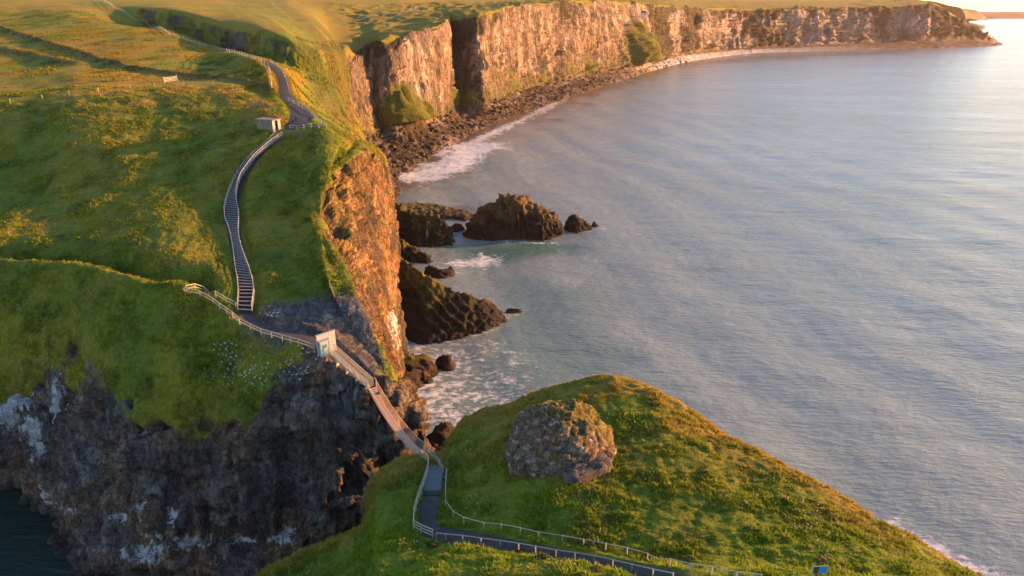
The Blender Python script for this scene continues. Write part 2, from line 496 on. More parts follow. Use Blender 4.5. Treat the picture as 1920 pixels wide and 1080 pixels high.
RIBS += [
 rib_far(P(620,-12,1050),P(605,8,720),P(648,98,422),P(672,180,424),P(694,256,422),Z(762,322,0), 4),
 rib_far(P(665,-12,1050),P(650,9,750),P(688,86,462),P(690,165,456),P(704,246,442),Z(776,312,0), 6),
 rib_far(P(700,-12,1080),P(692,10,780),P(708,80,450),P(716,160,446),P(728,240,442),Z(792,303,0), 8),
 rib_far(P(760,-12,1100),P(742,10,800),P(762,68,470),P(766,150,467),P(768,232,462),Z(812,292,0)),
 rib_far(P(810,-12,1200),P(800,8,900),P(828,46,522),P(833,130,519),P(834,208,513),Z(872,258,0)),
 rib_far(P(830,-12,1300),P(826,6,960),P(846,30,612),P(846,110,608),P(843,194,590),Z(905,240,0)),
 rib_far(P(865,-12,1350),P(862,5,1000),P(892,27,588),P(897,105,584),P(903,188,570),Z(950,222,0)),
 rib_far(P(930,-12,1400),P(925,4,1100),P(968,13,700),P(972,90,695),P(978,165,682),Z(1025,197,0)),
 rib_far(P(1040,-12,1600),P(1035,0,1250),P(1080,3,850),P(1086,70,845),P(1092,138,830),Z(1120,166,0)),
 rib_far(P(1140,-12,1800),P(1150,-1,1400),P(1190,7,1000),P(1192,60,998),P(1192,118,985),Z(1225,132,0)),
 rib_far(P(1210,-12,2000),P(1225,0,1600),P(1260,12,1190),P(1260,55,1190),P(1258,98,1180),Z(1300,114,0)),
 rib_far(P(1360,-12,2600),P(1375,2,2100),P(1400,17,1480),P(1400,50,1478),P(1400,88,1470),Z(1425,99,0)),
 rib_far(P(1460,-10,2700),P(1475,2,2200),P(1500,14,1565),P(1500,50,1562),P(1500,83,1555),Z(1525,96,0)),
 rib_far(P(1600,-8,2700),P(1615,2,2200),P(1640,11,1650),P(1640,48,1645),P(1640,78,1635),Z(1662,92,0)),
 rib_far(P(1690,-6,2600),P(1712,0,2150),P(1748,8,1705),P(1752,45,1700),P(1760,72,1685),Z(1775,90,0)),
 rib_far(P(1740,4,2500),P(1752,10,2150),P(1790,40,1750),P(1806,58,1740),P(1822,72,1725),Z(1832,88,0)),
 rib_far(P(1790,32,2450),P(1798,35,2200),P(1838,69,1770),P(1852,76,1755),P(1862,80,1742),Z(1868,86,0)),
 rib_far(P(1790,40,2420),P(1795,42,2250),P(1830,70,1830),P(1842,74,1825),P(1852,77,1830),Z(1858,79.5,0)),
 rib_far(W(950,2600,-6),W(980,2500,-6),W(1040,2250,-6),W(1060,2200,-7),W(1070,2180,-8),W(1080,2150,-8)),
]
NET = np.array(RIBS)                                   # (ribs, 14, 3)
NR, NL = NET.shape[:2]
us = []
for i in range(NR - 1):
    Ym = 0.5 * (NET[i, 6:12, 1].mean() + NET[i + 1, 6:12, 1].mean())
    L = np.linalg.norm(NET[i + 1, 7:12] - NET[i, 7:12], axis=1).max()
    n = int(np.clip(L / np.clip(Ym / 260.0, 0.45, 6.0), 12, 105))
    us.append(i + np.arange(n) / n)
us = np.concatenate(us + [[NR - 1]])
vs = []
for j, n in enumerate((8, 30, 30, 24, 30, 38, 66, 68, 50, 70, 72, 28, 4)):
    vs.append(j + np.arange(n) / n)
vs = np.concatenate(vs + [[NL - 1]])
G0 = pchip(np.swapaxes(pchip(NET, us), 0, 1), vs).swapaxes(0, 1)     # (nu, nv, 3)
nu, nv = G0.shape[:2]
UU, VV = np.meshgrid(us, vs, indexing='ij')
print("mainland grid", nu, nv, nu * nv)

# ------------------------------------------------------------------ island: the same kind of net, near edge to far rim to sea
def isl(n0, n1, n2, n3, n4, out, h=1.0):
    n5 = (n4[0] + out[0] * 3.0, n4[1] + out[1] * 3.0, n4[2] - 7 * h)
    n6 = (n4[0] + out[0] * 6.0, n4[1] + out[1] * 6.0, 6)
    n7 = (n4[0] + out[0] * 8.0, n4[1] + out[1] * 8.0, -6)
    return [n0, n1, n2, n3, n4, n5, n6, n7]
IRIBS = [
 isl(W(-48,24,4), P(300,1170,52), P(380,1130,57), P(420,1110,60), P(455,1098,61.5), (-0.3,1)),
 isl(W(-28,24,14), P(540,1150,52), P(550,1110,57), P(565,1080,60), P(585,1032,62.5), (-0.4,1)),
 isl(W(-20,22,18), P(650,1140,48), P(655,1080,54), P(672,1035,58), P(688,972,65), (-0.5,0.8)),
 isl(W(-13,20,22), P(740,1130,46), P(735,1060,52.5), P(715,980,60), P(706,905,68.5), (-0.8,0.6)),
 isl(W(-9,20,24), P(800,1125,45.5), P(795,1030,55), P(775,940,63), P(756,862,72), (-0.5,1)),
 isl(W(-5,20,25), P(860,1120,45), P(850,1010,56), P(812,930,64), P(797,856,73), (0,1)),
 isl(W(-1,20,26), P(920,1118,44.5), P(910,1010,55), P(850,930,64), P(832,846,75), (0,1)),
 isl(W(3,20,27), P(980,1115,44), P(970,1015,54), P(890,900,66), P(858,797,82), (0.1,1)),
 isl(W(7,20,27), P(1050,1112,43.5), P(1040,1020,53), P(980,880,66), P(935,765,86), (0.1,1)),
 isl(W(12,20,28), P(1130,1110,43), P(1110,1025,52), P(1080,860,66), P(1060,718,85), (0.1,1)),
 isl(W(18,20,28), P(1220,1108,43), P(1200,1035,51), P(1180,860,66), P(1150,708,84), (0.3,1)),
 isl(W(24,20,28), P(1340,1105,43), P(1310,1050,49.5), P(1280,900,62), P(1240,738,80), (0.6,0.8)),
 isl(W(30,20,27), P(1460,1105,43), P(1430,1050,49), P(1400,940,58.5), P(1345,808,73.5), (0.7,0.7)),
 isl(W(36,20,25), P(1600,1110,43), P(1570,1060,48), P(1530,980,55), P(1480,882,65), (0.8,0.6)),
 isl(W(42,20,22), P(1740,1120,43), P(1710,1085,46.5), P(1665,1025,52), P(1610,955,58.5), (0.8,0.6)),
 isl(W(48,20,17), P(1880,1150,43), P(1850,1125,46), P(1800,1080,50), P(1730,1026,54), (0.9,0.5)),
 isl(W(52,18,8), P(2000,1190,42), P(1970,1170,44), P(1930,1145,47), P(1880,1110,50), (1,0.3)),
 isl(W(54,14,-5), P(2080,1320,40), P(2080,1310,42), P(2080,1300,44), P(2060,1290,46), (1,0.3), 0.3),
]
INET = np.array(IRIBS)
iu = np.concatenate([i + np.arange(20) / 20 for i in range(len(INET) - 1)] + [[len(INET) - 1]])
iv = np.concatenate([j + np.arange(n) / n for j, n in enumerate((14, 50, 60, 70, 34, 30, 8))] + [[7]])
I0 = pchip(np.swapaxes(pchip(INET, iu), 0, 1), iv).swapaxes(0, 1)
ni, nj = I0.shape[:2]
IU, IV = np.meshgrid(iu, iv, indexing='ij')

def bvh_of(Gs, step=1):
    v, f, n = [], [], 0
    for G in Gs:
        g = G[::step, ::step]
        v.append(g.reshape(-1, 3)); f.append(grid_quads(*g.shape[:2]) + n); n += g.shape[0] * g.shape[1]
    return BVHTree.FromPolygons(np.concatenate(v).tolist(), np.concatenate(f).tolist())

bvh0 = bvh_of([G0], 2)
bvhI = bvh_of([I0], 1)
def hit(px, py, tree):
    loc, nrm, idx, d = tree.ray_cast(EYE, ray_dir(px, py))
    if loc is None: loc = Vector(Z(px, py, 30))
    return loc
def hits(lst, tree): return [hit(x, y, tree) for x, y in lst]

# ------------------------------------------------------------------ lines that shape the ground
stair_l = smooth_line(hits([(446,584),(448,548),(441,500),(427,440),(421,400),(426,352),(442,316),(471,288),(500,265),(524,246)], bvh0), 8)
stair_r = smooth_line(hits([(472,585),(477,548),(468,508),(456,460),(448,402),(449,370),(457,342),(477,307),(502,283),(541,246)], bvh0), 8)
stair_c = [(a + b) / 2 for a, b in zip(stair_l, stair_r)]
path_top = smooth_line(hits([(543,243),(560,226),(562,208),(548,192),(536,178),(533,160),(527,142),(515,127),(497,114)], bvh0), 6)
path_hut = smooth_line(hits([(456,590),(478,606),(520,622),(560,633),(592,642),(618,652)], bvh0), 6)
path_isl = smooth_line(hits([(816,878),(812,915),(804,955),(803,985),(822,998),(870,1006),(940,1020),(1100,1048),(1280,1086),(1340,1100)], bvhI), 8)
bank_a = hits([(-60,32),(0,52),(80,78),(200,117),(240,128),(330,141),(420,150),(480,160),(525,176)], bvh0)
bank_b = hits([(-40,85),(0,90),(60,103),(105,116),(150,122)], bvh0)
lip = hits([(-60,505),(0,505),(70,507),(140,512),(190,524),(240,540),(290,550),(345,550)], bvh0)

def carve(V, lv, line, half, blend, dz=-0.06, zlim=5.0, lvmax=9.3):
    """level the ground along a path"""
    line = np.array([tuple(p) for p in line])
    lo, hi = line[:, :2].min(0) - 8, line[:, :2].max(0) + 8
    idx = np.nonzero((V[:, 0] > lo[0]) & (V[:, 0] < hi[0]) & (V[:, 1] > lo[1]) & (V[:, 1] < hi[1]) & (lv < lvmax))[0]
    if not len(idx): return
    d, z, s, p = polydist(V[idx, :2], line)
    w = 1 - sstep(half, half + blend, d)
    w[np.abs(V[idx, 2] - z) > zlim] = 0
    V[idx, 2] += w * (z + dz - V[idx, 2])

# ------------------------------------------------------------------ mainland relief
Gn = grid_normals(G0)
spc = np.maximum(np.linalg.norm(np.gradient(G0, axis=0), axis=2), np.linalg.norm(np.gradient(G0, axis=1), axis=2)).ravel()
def fit(s): return 1 - sstep(0.22 * s, 0.5 * s, spc)        # leave out relief finer than the mesh can hold
if Gn[:, 60, 2].mean() < 0: Gn = -Gn
V = G0.reshape(-1, 3).copy(); N = Gn.reshape(-1, 3); U1 = UU.ravel(); V1 = VV.ravel()
tg_rib = np.array([9.3,9.25,9.0,9.15,9.1,8.85,8.85,8.8,8.9,8.95,9.05,9.03,9.03,9.05,9.7,11.3] + [9.02]*8 + [9.0]*4 + [9.0,9.0,9.0,9.3,9.3,9.3,9.3])[:NR]
tg = np.interp(U1, np.arange(NR), tg_rib)
rim_rib = np.full(NR, 9.0); rim_rib[15:19] = (2, 4, 6, 8)
rl = np.interp(U1, np.arange(NR), rim_rib)
V1raw = V1
V1 = np.where(V1 > 11, V1, np.where(V1 < rl, V1 * 9 / rl, 9 + (V1 - rl) * 2 / (11 - rl)))   # level counted so that the clifftop is 9
edge_n = fbm(V, 5.0, 4, 3)
far = sstep(15.2, 16.2, U1)
rock = sstep(-0.10, 0.10, V1 - tg + 0.45 * edge_n * (1 - far) + 0.42 * fbm(V, 15, 3, 8) * far)
rock = np.maximum(rock, sstep(14.7, 15.3, U1) * (1 - far) * sstep(0.02, 0.10, fbm(V, 14, 3, 5, 0.6, (1, 1, 0.4)) + 0.10 * (V1 - 8)) * sstep(9.0, 9.3, V1))
shore = sstep(11.0, 11.25, V1) * sstep(14.2, 15.0, U1)
scarp = (1 - sstep(0.32, 0.48, np.abs(V1 - 2.52))) * sstep(2.4, 2.9, U1) * (1 - sstep(6.6, 7.2, U1))
scarp *= sstep(-0.25, 0.15, fbm(V, 16, 3, 71))
near_r = rock * (1 - far)
hn = N.copy(); 
d = np.zeros(len(V))
eastm = sstep(8.2, 9.0, U1)
d += near_r * eastm * (1.5 * ridged(V, 6, 4, 22, 0.55, (1, 1, 0.16)) + 0.7 * blocks(V, (1.6, 1.6, 7), 23) + 0.4 * ridged(V, 1.5, 2, 24, 0.5, (1, 1, 0.3)))
near_b = near_r * (1 - 0.75 * eastm)
d += near_b * (1.7 * ridged(V, 12, 2, 21, 0.45, (1, 1, 0.6)) + 1.1 * blocks(V, (5.5, 5.5, 7), 30) + 0.7 * blocks(V, (2.6, 2.6, 3.8), 31) + 0.22 * blocks(V, (1.1, 1.1, 1.6), 41) + 0.16 * ridged(V, 1.4, 2, 51))
m_ = near_r > 0.5
d -= near_r * (eastm * (d[m_ & (eastm > 0.5)].mean() + 1.2) + (1 - eastm) * (d[m_ & (eastm < 0.5)].mean() + 0.2))
d += near_r * eastm * (1.6 * ridged(V, 13, 3, 25, 0.5, (1, 1, 0.28)) - 0.5 + 0.8 * blocks(V, (3.5, 3.5, 6), 26))
d += near_b * (0.9 * ridged(V, 5, 3, 27, 0.55, (1, 1, 0.2)) + 0.6 * blocks(V, (4, 4, 1.6), 28))
fr = rock * far * (1 - shore)
vsc = np.clip(V[:, 1] / 550.0, 0.8, 2.6)
d += fr * vsc * (5.0 * fbm(V, 85, 2, 60, 0.5, (1, 1, 0.3)) + 5.5 * fbm(V, 36, 3, 61, 0.55, (1, 1, 0.25)) + 1.3 * blocks(V, (11, 11, 40), 62) + 1.3 * blocks(V, (5, 5, 12), 63) + 0.8 * blocks(V, (2.6, 2.6, 6), 64) + 1.0 * ridged(V, 7, 3, 65, 0.6, (1, 1, 0.4)))
taper = 1 - 0.55 * sstep(0.6, 0.0, np.abs(V1 - 9.0)) * far
d *= taper
tal_ = np.zeros(len(V))
for px, py, Y, r, a in ((782,232,456,(20,20,15),11),(858,200,570,(16,16,13),8),(950,168,668,(13,14,12),6),(1000,150,745,(12,12,10),5),(1195,112,992,(48,40,42),24),(1110,134,850,(18,18,12),6),(745,228,452,(9,10,22),5)):
    c = np.array(P(px, py, Y)); b_ = np.exp(-(((V - c) / np.array(r)) ** 2).sum(1)) * (U1 > 15.5) * (1 - sstep(11.0, 11.6, V1))
    d += a * b_; tal_ = np.maximum(tal_, b_)
tal_ = sstep(0.16, 0.34, tal_ + 0.10 * fbm(V, 9, 3, 9))
rock = rock * (1 - tal_)
def dent(px, py, Y, r, a):
    c = np.array(P(px, py, Y)); return a * np.exp(-(((V - c) / np.array(r)) ** 2).sum(1))
for b in ((60,975,94,(5,5,3),-3.0),(110,915,95,(6,5,3),2.0),(300,880,90,(7,5,3),-1.8),(420,900,88,(5,5,6),1.8),(560,930,88,(4,5,4),-2.5),(330,1015,87,(12,5,1.6),1.3),
          (470,1000,87,(3,5,2.5),-2.0),(200,840,95,(4,6,6),-2.0),(520,780,92,(3,6,7),1.6),(250,960,89,(3,5,5),1.6)):
    d += near_r * dent(*b)
d += scarp * (1.6 * blocks(V, (7, 7, 9), 72) + 1.2 * ridged(V, 9, 3, 73))
gr = (1 - rock) * (1 - shore)
dist_f = np.clip(V[:, 1] / 150.0, 1, 6)
d += gr * far * (3.2 * fbm(V, 45, 3, 87) * fit(45) + 1.8 * ridged(V, 16, 2, 88, 0.5) * fit(16))
d += gr * (0.75 * fbm(V, 14, 3, 81) * fit(10) + 0.30 * ridged(V, 3.2, 3, 82, 0.6) * np.minimum(dist_f, 2.2) * fit(3.2) + 0.16 * fbm(V, 1.1, 2, 83) * fit(1.2))
# gullies and ribs of turf on the sunlit slope above the bay
slope_w = sstep(12.8, 14.2, U1) * (1 - sstep(15.6, 16.3, U1)) * sstep(1.6, 2.4, V1raw) * (1 - sstep(10, 11, V1raw))
d += slope_w * (2.5 * ridged(V, 30, 3, 85, 0.5, (0.6, 1.3, 0.4)) * fit(20) + 1.3 * ridged(V, 9, 3, 86) * fit(8) + 0.5 * ridged(V, 3, 2, 89) * fit(3))
d += shore * (1.0 * blocks(V, (5, 5, 5), 91) + 0.8 * ridged(V, 6, 3, 92)) * (1 - sstep(11.9, 12.1, V1))
V += N * d[:, None]
V[:, 2] += far * sstep(8.3, 8.9, V1) * (1 - sstep(9.2, 10.2, V1)) * (5.0 * fbm(V * np.array((1, 1, 0), dtype=np.float32), 48, 3, 66) - 1.0)
xy = V[:, :2]
near_top = (V1 < 9.2) & (U1 < 15)
def ridge_line(line, h, w, trough=0.0):
    idx = np.nonzero(near_top)[0]
    ln = np.array([tuple(p) for p in line])
    lo, hi = ln[:, :2].min(0) - 12, ln[:, :2].max(0) + 12
    q = V[idx]; m = (q[:, 0] > lo[0]) & (q[:, 0] < hi[0]) & (q[:, 1] > lo[1]) & (q[:, 1] < hi[1]) ; idx = idx[m]
    dd, z, s, p = polydist(V[idx, :2], ln)
    V[idx, 2] += h * np.exp(-(dd / w) ** 2) * (0.8 + 0.3 * fbm(V[idx], 3, 2, 7))
    if trough: V[idx, 2] -= trough * np.exp(-((dd - 2.2 * w) / w) ** 2) * (s > 0)
    return idx, dd
gul = np.zeros(len(V))
for line in ([(566,66),(580,100),(602,140),(618,180),(634,222)], [(598,62),(618,100),(636,150),(650,200),(668,240)]):
    ln = np.array([tuple(p) for p in smooth_line(hits(line, bvh0), 5)])
    lo, hi = ln[:, :2].min(0) - 30, ln[:, :2].max(0) + 30
    idx = np.nonzero((V[:, 0] > lo[0]) & (V[:, 0] < hi[0]) & (V[:, 1] > lo[1]) & (V[:, 1] < hi[1]) & (U1 > 5) & (U1 < 16) & (V1 < 11) & (V1 > 1))[0]
    dd, z, s_, p_ = polydist(V[idx, :2], ln)
    dd = dd * (1 + 0.5 * fbm(V[idx], 14, 3, 78)) + 1.5 * fbm(V[idx], 6, 2, 79); g_ = np.exp(-(dd / 8.0) ** 2) * sstep(0, 7, p_) * (np.abs(V[idx, 2] - z) < 25)
    V[idx, 2] -= 2.2 * g_; V[idx, 2] += 0.5 * sstep(0, 7, p_) * np.exp(-((dd - 12) / 5) ** 2) * (np.abs(V[idx, 2] - z) < 25)
    gul[idx] = np.maximum(gul[idx], g_)
bi, bd = ridge_line(bank_a, 1.5, 1.8)
bi2, bd2 = ridge_line(bank_b, 1.2, 2.5)
li, ld = ridge_line(lip, 1.9, 1.7, 2.2)
carve(V, V1, stair_c, 1.7, 1.5, -0.28)
carve(V, V1, path_top, 2.2, 2.0)
carve(V, V1, path_hut, 1.3, 1.5)
carve(V, V1, [Z(616,652,35.0), Z(697,727,31.0)], 0.9, 1.2, -0.45, 8.0, 9.9)
GV = V.reshape(nu, nv, 3)
# ease the fold where the turf slope turns into clifftop
ia, ib = np.searchsorted(us, 12.5), np.searchsorted(us, 16.6); ja, jb = np.searchsorted(vs, 1.1), np.searchsorted(vs, 5.0)
wi = np.sin(np.linspace(0, np.pi, ib - ia))[:, None, None] * np.sin(np.linspace(0, np.pi, jb - ja))[None, :, None]
for _ in range(45):
    sub = GV[ia:ib, ja:jb]
    av = 0.25 * (GV[ia - 1:ib - 1, ja:jb] + GV[ia + 1:ib + 1, ja:jb] + GV[ia:ib, ja - 1:jb - 1] + GV[ia:ib, ja + 1:jb + 1])
    GV[ia:ib, ja:jb] = sub + np.minimum(1, 1.5 * wi) * (av - sub)
Nf = grid_normals(GV)
if Nf[:, 60, 2].mean() < 0: Nf = -Nf
Nf = Nf.reshape(-1, 3)

# ------------------------------------------------------------------ mainland colours (of the ground itself)
def grass_tint(V, seed=0, dry=0.0):
    a = fbm(V, 13, 3, 101 + seed); b = fbm(V, 3.5, 3, 102 + seed); c = fbm(V, 1.2, 2, 103 + seed)
    col = mix((0.108, 0.150, 0.011), (0.175, 0.175, 0.014), sstep(-0.25, 0.45, a + 0.4 * b + dry))
    col = mix(col, (0.050, 0.080, 0.010), sstep(0.05, 0.55, -b - 0.3 * a) * 0.7)
    col = mix(col, (0.22, 0.165, 0.055), sstep(0.25, 0.65, c + 0.5 * a + 0.7 * dry) * 0.45)
    return col
col = grass_tint(V)
# fields beyond the brow: cropped, smoother, yellower
field = (1 - sstep(5.8, 6.1, V1)) * (1 - sstep(7.5, 9, U1))
fc = mix((0.125, 0.165, 0.006), (0.23, 0.160, 0.006), sstep(-0.3, 0.3, fbm(V, 22, 4, 111, 0.6, (1, 0.6, 1))))
fc = mix(fc, (0.050, 0.070, 0.008), 0.65 * sstep(0.1, 0.5, fbm(V, 7, 3, 113)))
col = mix(col, fc, field)
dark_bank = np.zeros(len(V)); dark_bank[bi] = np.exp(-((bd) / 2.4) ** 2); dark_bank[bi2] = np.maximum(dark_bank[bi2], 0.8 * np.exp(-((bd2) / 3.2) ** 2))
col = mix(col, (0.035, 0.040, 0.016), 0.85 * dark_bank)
# brow: dry grass
brow = np.exp(-((V1 - 6.12) / 0.20) ** 2) * (1 - sstep(5.8, 7.5, U1)) * (0.3 + 0.7 * sstep(1.0, 2.6, U1))
col = mix(col, (0.30, 0.19, 0.05), 0.75 * brow * sstep(-0.4, 0.4, fbm(V, 6, 3, 115)))
# lit slopes above the bay: the sun's gold put into the turf colour
col = mix(col, (0.22, 0.135, 0.014), 0.75 * sstep(8.5, 13.5, U1) * sstep(-0.4, 0.3, fbm(V, 12, 3, 117)) * (1 - sstep(6.0, 6.4, V1) * (1 - sstep(13, 14, U1))))
col = mix(col, (0.050, 0.062, 0.012), 0.7 * sstep(0.15, 0.6, gul + 0.25 * fbm(V, 8, 3, 118)))  # gullies greener, their shade also put into the colour
# plateau over the white cliffs
col = mix(col, (0.15, 0.13, 0.012), 0.6 * far)
rk = mix((0.078, 0.066, 0.056), (0.112, 0.108, 0.108), sstep(-0.2, 0.35, fbm(V, 9, 4, 121)))
rk = mix(rk, (0.150, 0.098, 0.062), 0.85 * sstep(0.02, 0.35, fbm(V, 7, 3, 122) + 0.25 * sstep(14, 6, V[:, 2]) * sstep(2, 5, V[:, 2])))
rk = mix(rk, (0.022, 0.021, 0.021), 0.8 * sstep(0.12, 0.45, fbm(V, 5, 4, 123, 0.6, (1, 1, 0.45))))
rk = mix(rk, (0.20, 0.19, 0.175), 0.5 * sstep(0.2, 0.45, fbm(V, 3.5, 3, 124, 0.6, (1, 1, 0.5))))
# guano and lichen below the ledges
def blob(px, py, Y, r):
    c = np.array(P(px, py, Y)); return np.exp(-(((V - c) / np.array(r)) ** 2).sum(1))
gu = np.zeros(len(V))
for b in ((20,770,103,(2,6,3)),(60,800,101,(2.5,6,2.5)),(110,750,101,(1,6,4)),(60,840,100,(3,6,2)),(110,925,95,(4,6,1.8)),(150,920,94,(3,6,1.6)),(290,920,90,(1.6,6,2.2)),(335,1005,87,(5,6,1.1)),
          (260,1005,88,(1.2,6,1.6)),(430,1010,87,(2,6,1.5)),(345,940,88,(1.5,6,1.2)),(748,640,128,(1.6,8,6)),(742,600,135,(1.4,8,4)),(470,990,87,(3,6,1.0)),(350,985,87,(7,6,1.4)),(300,1015,87,(4,6,1.2)),(540,985,87,(3,6,1.0)),(40,740,104,(4,6,2.5)),(250,945,89,(3,6,1.0))):
    gu = np.maximum(gu, blob(*b))
streak = 0.5 + 0.5 * fbm(V, 0.9, 3, 125, 0.6, (1, 1, 0.25))
gum = sstep(0.42, 0.72, gu * 0.75 + 0.55 * streak * sstep(0.05, 0.3, gu))
# east face: warm brown rock, grass on its ledges
east = sstep(7.9, 8.8, U1 + 0.25 * edge_n) * (1 - far) * sstep(8.6, 9.0, V1)
er = mix((0.33, 0.18, 0.075), (0.21, 0.105, 0.048), sstep(-0.2, 0.3, fbm(V, 4, 4, 131, 0.6, (1, 1, 0.3))))
er = mix(er, (0.27, 0.17, 0.10), 0.6 * sstep(0.1, 0.5, fbm(V, 2.5, 3, 132, 0.6, (1, 1, 0.4))))
er = mix(er, (0.13, 0.12, 0.018), 0.8 * sstep(-0.05, 0.3, fbm(V, 6, 3, 133) + (Nf[:, 2] - 0.35)))
er = mix(er, (0.050, 0.034, 0.026), 0.8 * sstep(0.15, 0.5, ridged(V, 5, 3, 134, 0.6, (1, 1, 0.2))))
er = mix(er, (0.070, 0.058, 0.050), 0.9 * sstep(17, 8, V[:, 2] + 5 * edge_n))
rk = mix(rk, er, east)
tide = sstep(3.0, 0.8, V[:, 2] + 1.2 * edge_n)
rk = mix(rk, (0.045, 0.038, 0.030), 0.85 * tide)
# limestone
lim = mix((0.31, 0.225, 0.175), (0.20, 0.128, 0.088), sstep(-0.2, 0.3, fbm(V, 16, 4, 141, 0.6, (1, 1, 0.35))))
lim = mix(lim, (0.43, 0.35, 0.30), 0.6 * sstep(0.1, 0.4, fbm(V, 9, 3, 142, 0.6, (1, 1, 0.5))))
lim = mix(lim, (0.10, 0.08, 0.06), 0.75 * sstep(0.30, 0.46, ridged(V, 11, 3, 143, 0.6, (1, 1, 0.22))))
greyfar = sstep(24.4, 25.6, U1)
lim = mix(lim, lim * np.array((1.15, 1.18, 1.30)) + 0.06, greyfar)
veg = sstep(0.0, 0.08, fbm(V, 60, 4, 144, 0.6, (1, 1, 0.8)) - 0.20 + 0.18 * greyfar + 0.35 * sstep(0.75, 0.0, V1 - 9.0) * (0.3 + greyfar) + 0.30 * sstep(0.45, 0.8, Nf[:, 2]))
headl = sstep(28.9, 30.0, U1)
veg = np.maximum(veg, headl * sstep(-0.35, 0.1, fbm(V, 40, 3, 145)))
lim = mix(lim, mix((0.050, 0.040, 0.016), (0.028, 0.028, 0.012), sstep(-.3, .3, fbm(V, 20, 2, 146))), veg)
lim = mix(lim, (0.115, 0.095, 0.03), 0.85 * sstep(10.2, 10.9, V1 + 0.7 * fbm(V, 30, 3, 147)) * (1 - greyfar))
rec_shade = np.maximum(np.exp(-((U1 - 21.15) / 0.5) ** 2), 0.8 * np.exp(-((U1 - 17.0) / 0.3) ** 2)) * sstep(11.0, 10.4, V1 + 0.6 * edge_n)  # recesses of the cliff, with their shade painted into the rock colour
lim = mix(lim, (0.055, 0.045, 0.022), 0.85 * rec_shade)
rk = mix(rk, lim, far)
tal = sstep(11.0, 11.3, V1) * (0.5 + 0.5 * 0)
sh = mix((0.095, 0.062, 0.026), (0.050, 0.036, 0.016), sstep(-0.2, 0.3, fbm(V, 9, 4, 151)))
sh = mix(sh, (0.22, 0.185, 0.155), 0.7 * sstep(0.05, 0.35, fbm(V, 14, 4, 152) + 0.25 * sstep(11.5, 11.15, V1)))
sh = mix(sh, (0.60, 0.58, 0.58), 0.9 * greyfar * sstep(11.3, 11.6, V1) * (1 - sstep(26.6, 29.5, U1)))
sc = mix((0.045, 0.038, 0.034), (0.10, 0.075, 0.06), sstep(-.2, .4, fbm(V, 5, 3, 161)))
col = mix(col, sc, scarp * sstep(-0.1, 0.25, fbm(V, 11, 3, 162)) * 0.9)
# trodden bare rock by the gate and the foot of the stair
bare = np.zeros(len(V)); pn = np.nonzero((V1 > 7.5) & (V1 < 9.6) & (U1 > 4.5) & (U1 < 9.6))[0]
dd, _, _, _ = polydist(V[pn, :2], np.array([tuple(p) for p in hits([(520,600),(560,590),(600,585),(640,590),(660,625),(660,690)], bvh0)]))
bare[pn] = sstep(6.0, 2.5, dd + 2.6 * edge_n[pn])
dirt = mix((0.115, 0.118, 0.132), (0.27, 0.20, 0.145), sstep(-0.05, 0.25, fbm(V, 7, 3, 171)))
dirt = mix(dirt, (0.05, 0.052, 0.06), 0.6 * sstep(0.05, 0.4, ridged(V, 2.5, 3, 172)))
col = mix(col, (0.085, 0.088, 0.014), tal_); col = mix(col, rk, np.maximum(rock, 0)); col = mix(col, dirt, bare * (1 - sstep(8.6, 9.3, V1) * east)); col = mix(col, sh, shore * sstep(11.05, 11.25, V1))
shore = shore * (1 - 0.0 * tal_); rockish = np.maximum(np.maximum(rock, bare), np.maximum(shore, scarp * 0.8))
grassy = 1 - rockish

quads = grid_quads(nu, nv)
fr_rock = rockish[quads].mean(1); fu = U1[quads].mean(1); fv = V1[quads].mean(1)
cls = np.where(fr_rock < 0.5, 0, 1)
cls = np.where((cls == 1) & (fu > 15.7), 2, cls)
cls = np.where((fv > 11.1) & (fu > 14.4), 3, cls)
def sub_mesh(name, sel, mat, smooth=True):
    q = quads[sel]; ids, inv = np.unique(q, return_inverse=True)
    me = np_mesh(name, V[ids], inv.reshape(-1, 4), mat, smooth)
    add_col(me, "tint", col[ids])
    if c: add_float(me, "guano", gu[ids])
    return me
for c, name, mat, lab, cat in ((0, "hill", "turf", "grassy headland and fields above the sea", "hill"),
                               (1, "cliff", "basalt", "dark and orange lit rock cliff around the near headland", "cliff"),
                               (2, "limestone_cliff", "limestone", "long pale limestone cliffs around the bay", "cliff"),
                               (3, "beach", "limestone", "rocky brown beach below the pale cliffs", "beach")):
    tag(link(name, sub_mesh(name, cls == c, M[mat], c == 0)), lab, cat, kind="structure")

# ------------------------------------------------------------------ island relief and colour
In = grid_normals(I0)
if In[:, 100, 2].mean() < 0: In = -In
VI = I0.reshape(-1, 3).copy(); NI = In.reshape(-1, 3); LV = IV.ravel(); LU = IU.ravel()
en = fbm(VI, 4, 3, 205)
irock = sstep(-0.12, 0.12, LV - 4.45 + 0.35 * en)
di = irock * (1.2 * ridged(VI, 7, 3, 211) + 0.8 * blocks(VI, (2.2, 2.2, 3), 212) + 0.3 * ridged(VI, 1.2, 2, 213))
di += (1 - irock) * (0.55 * fbm(VI, 9, 3, 221) + 0.26 * ridged(VI, 2.6, 3, 222, 0.6) + 0.14 * fbm(VI, 0.8, 2, 223))
VI += NI * di[:, None]
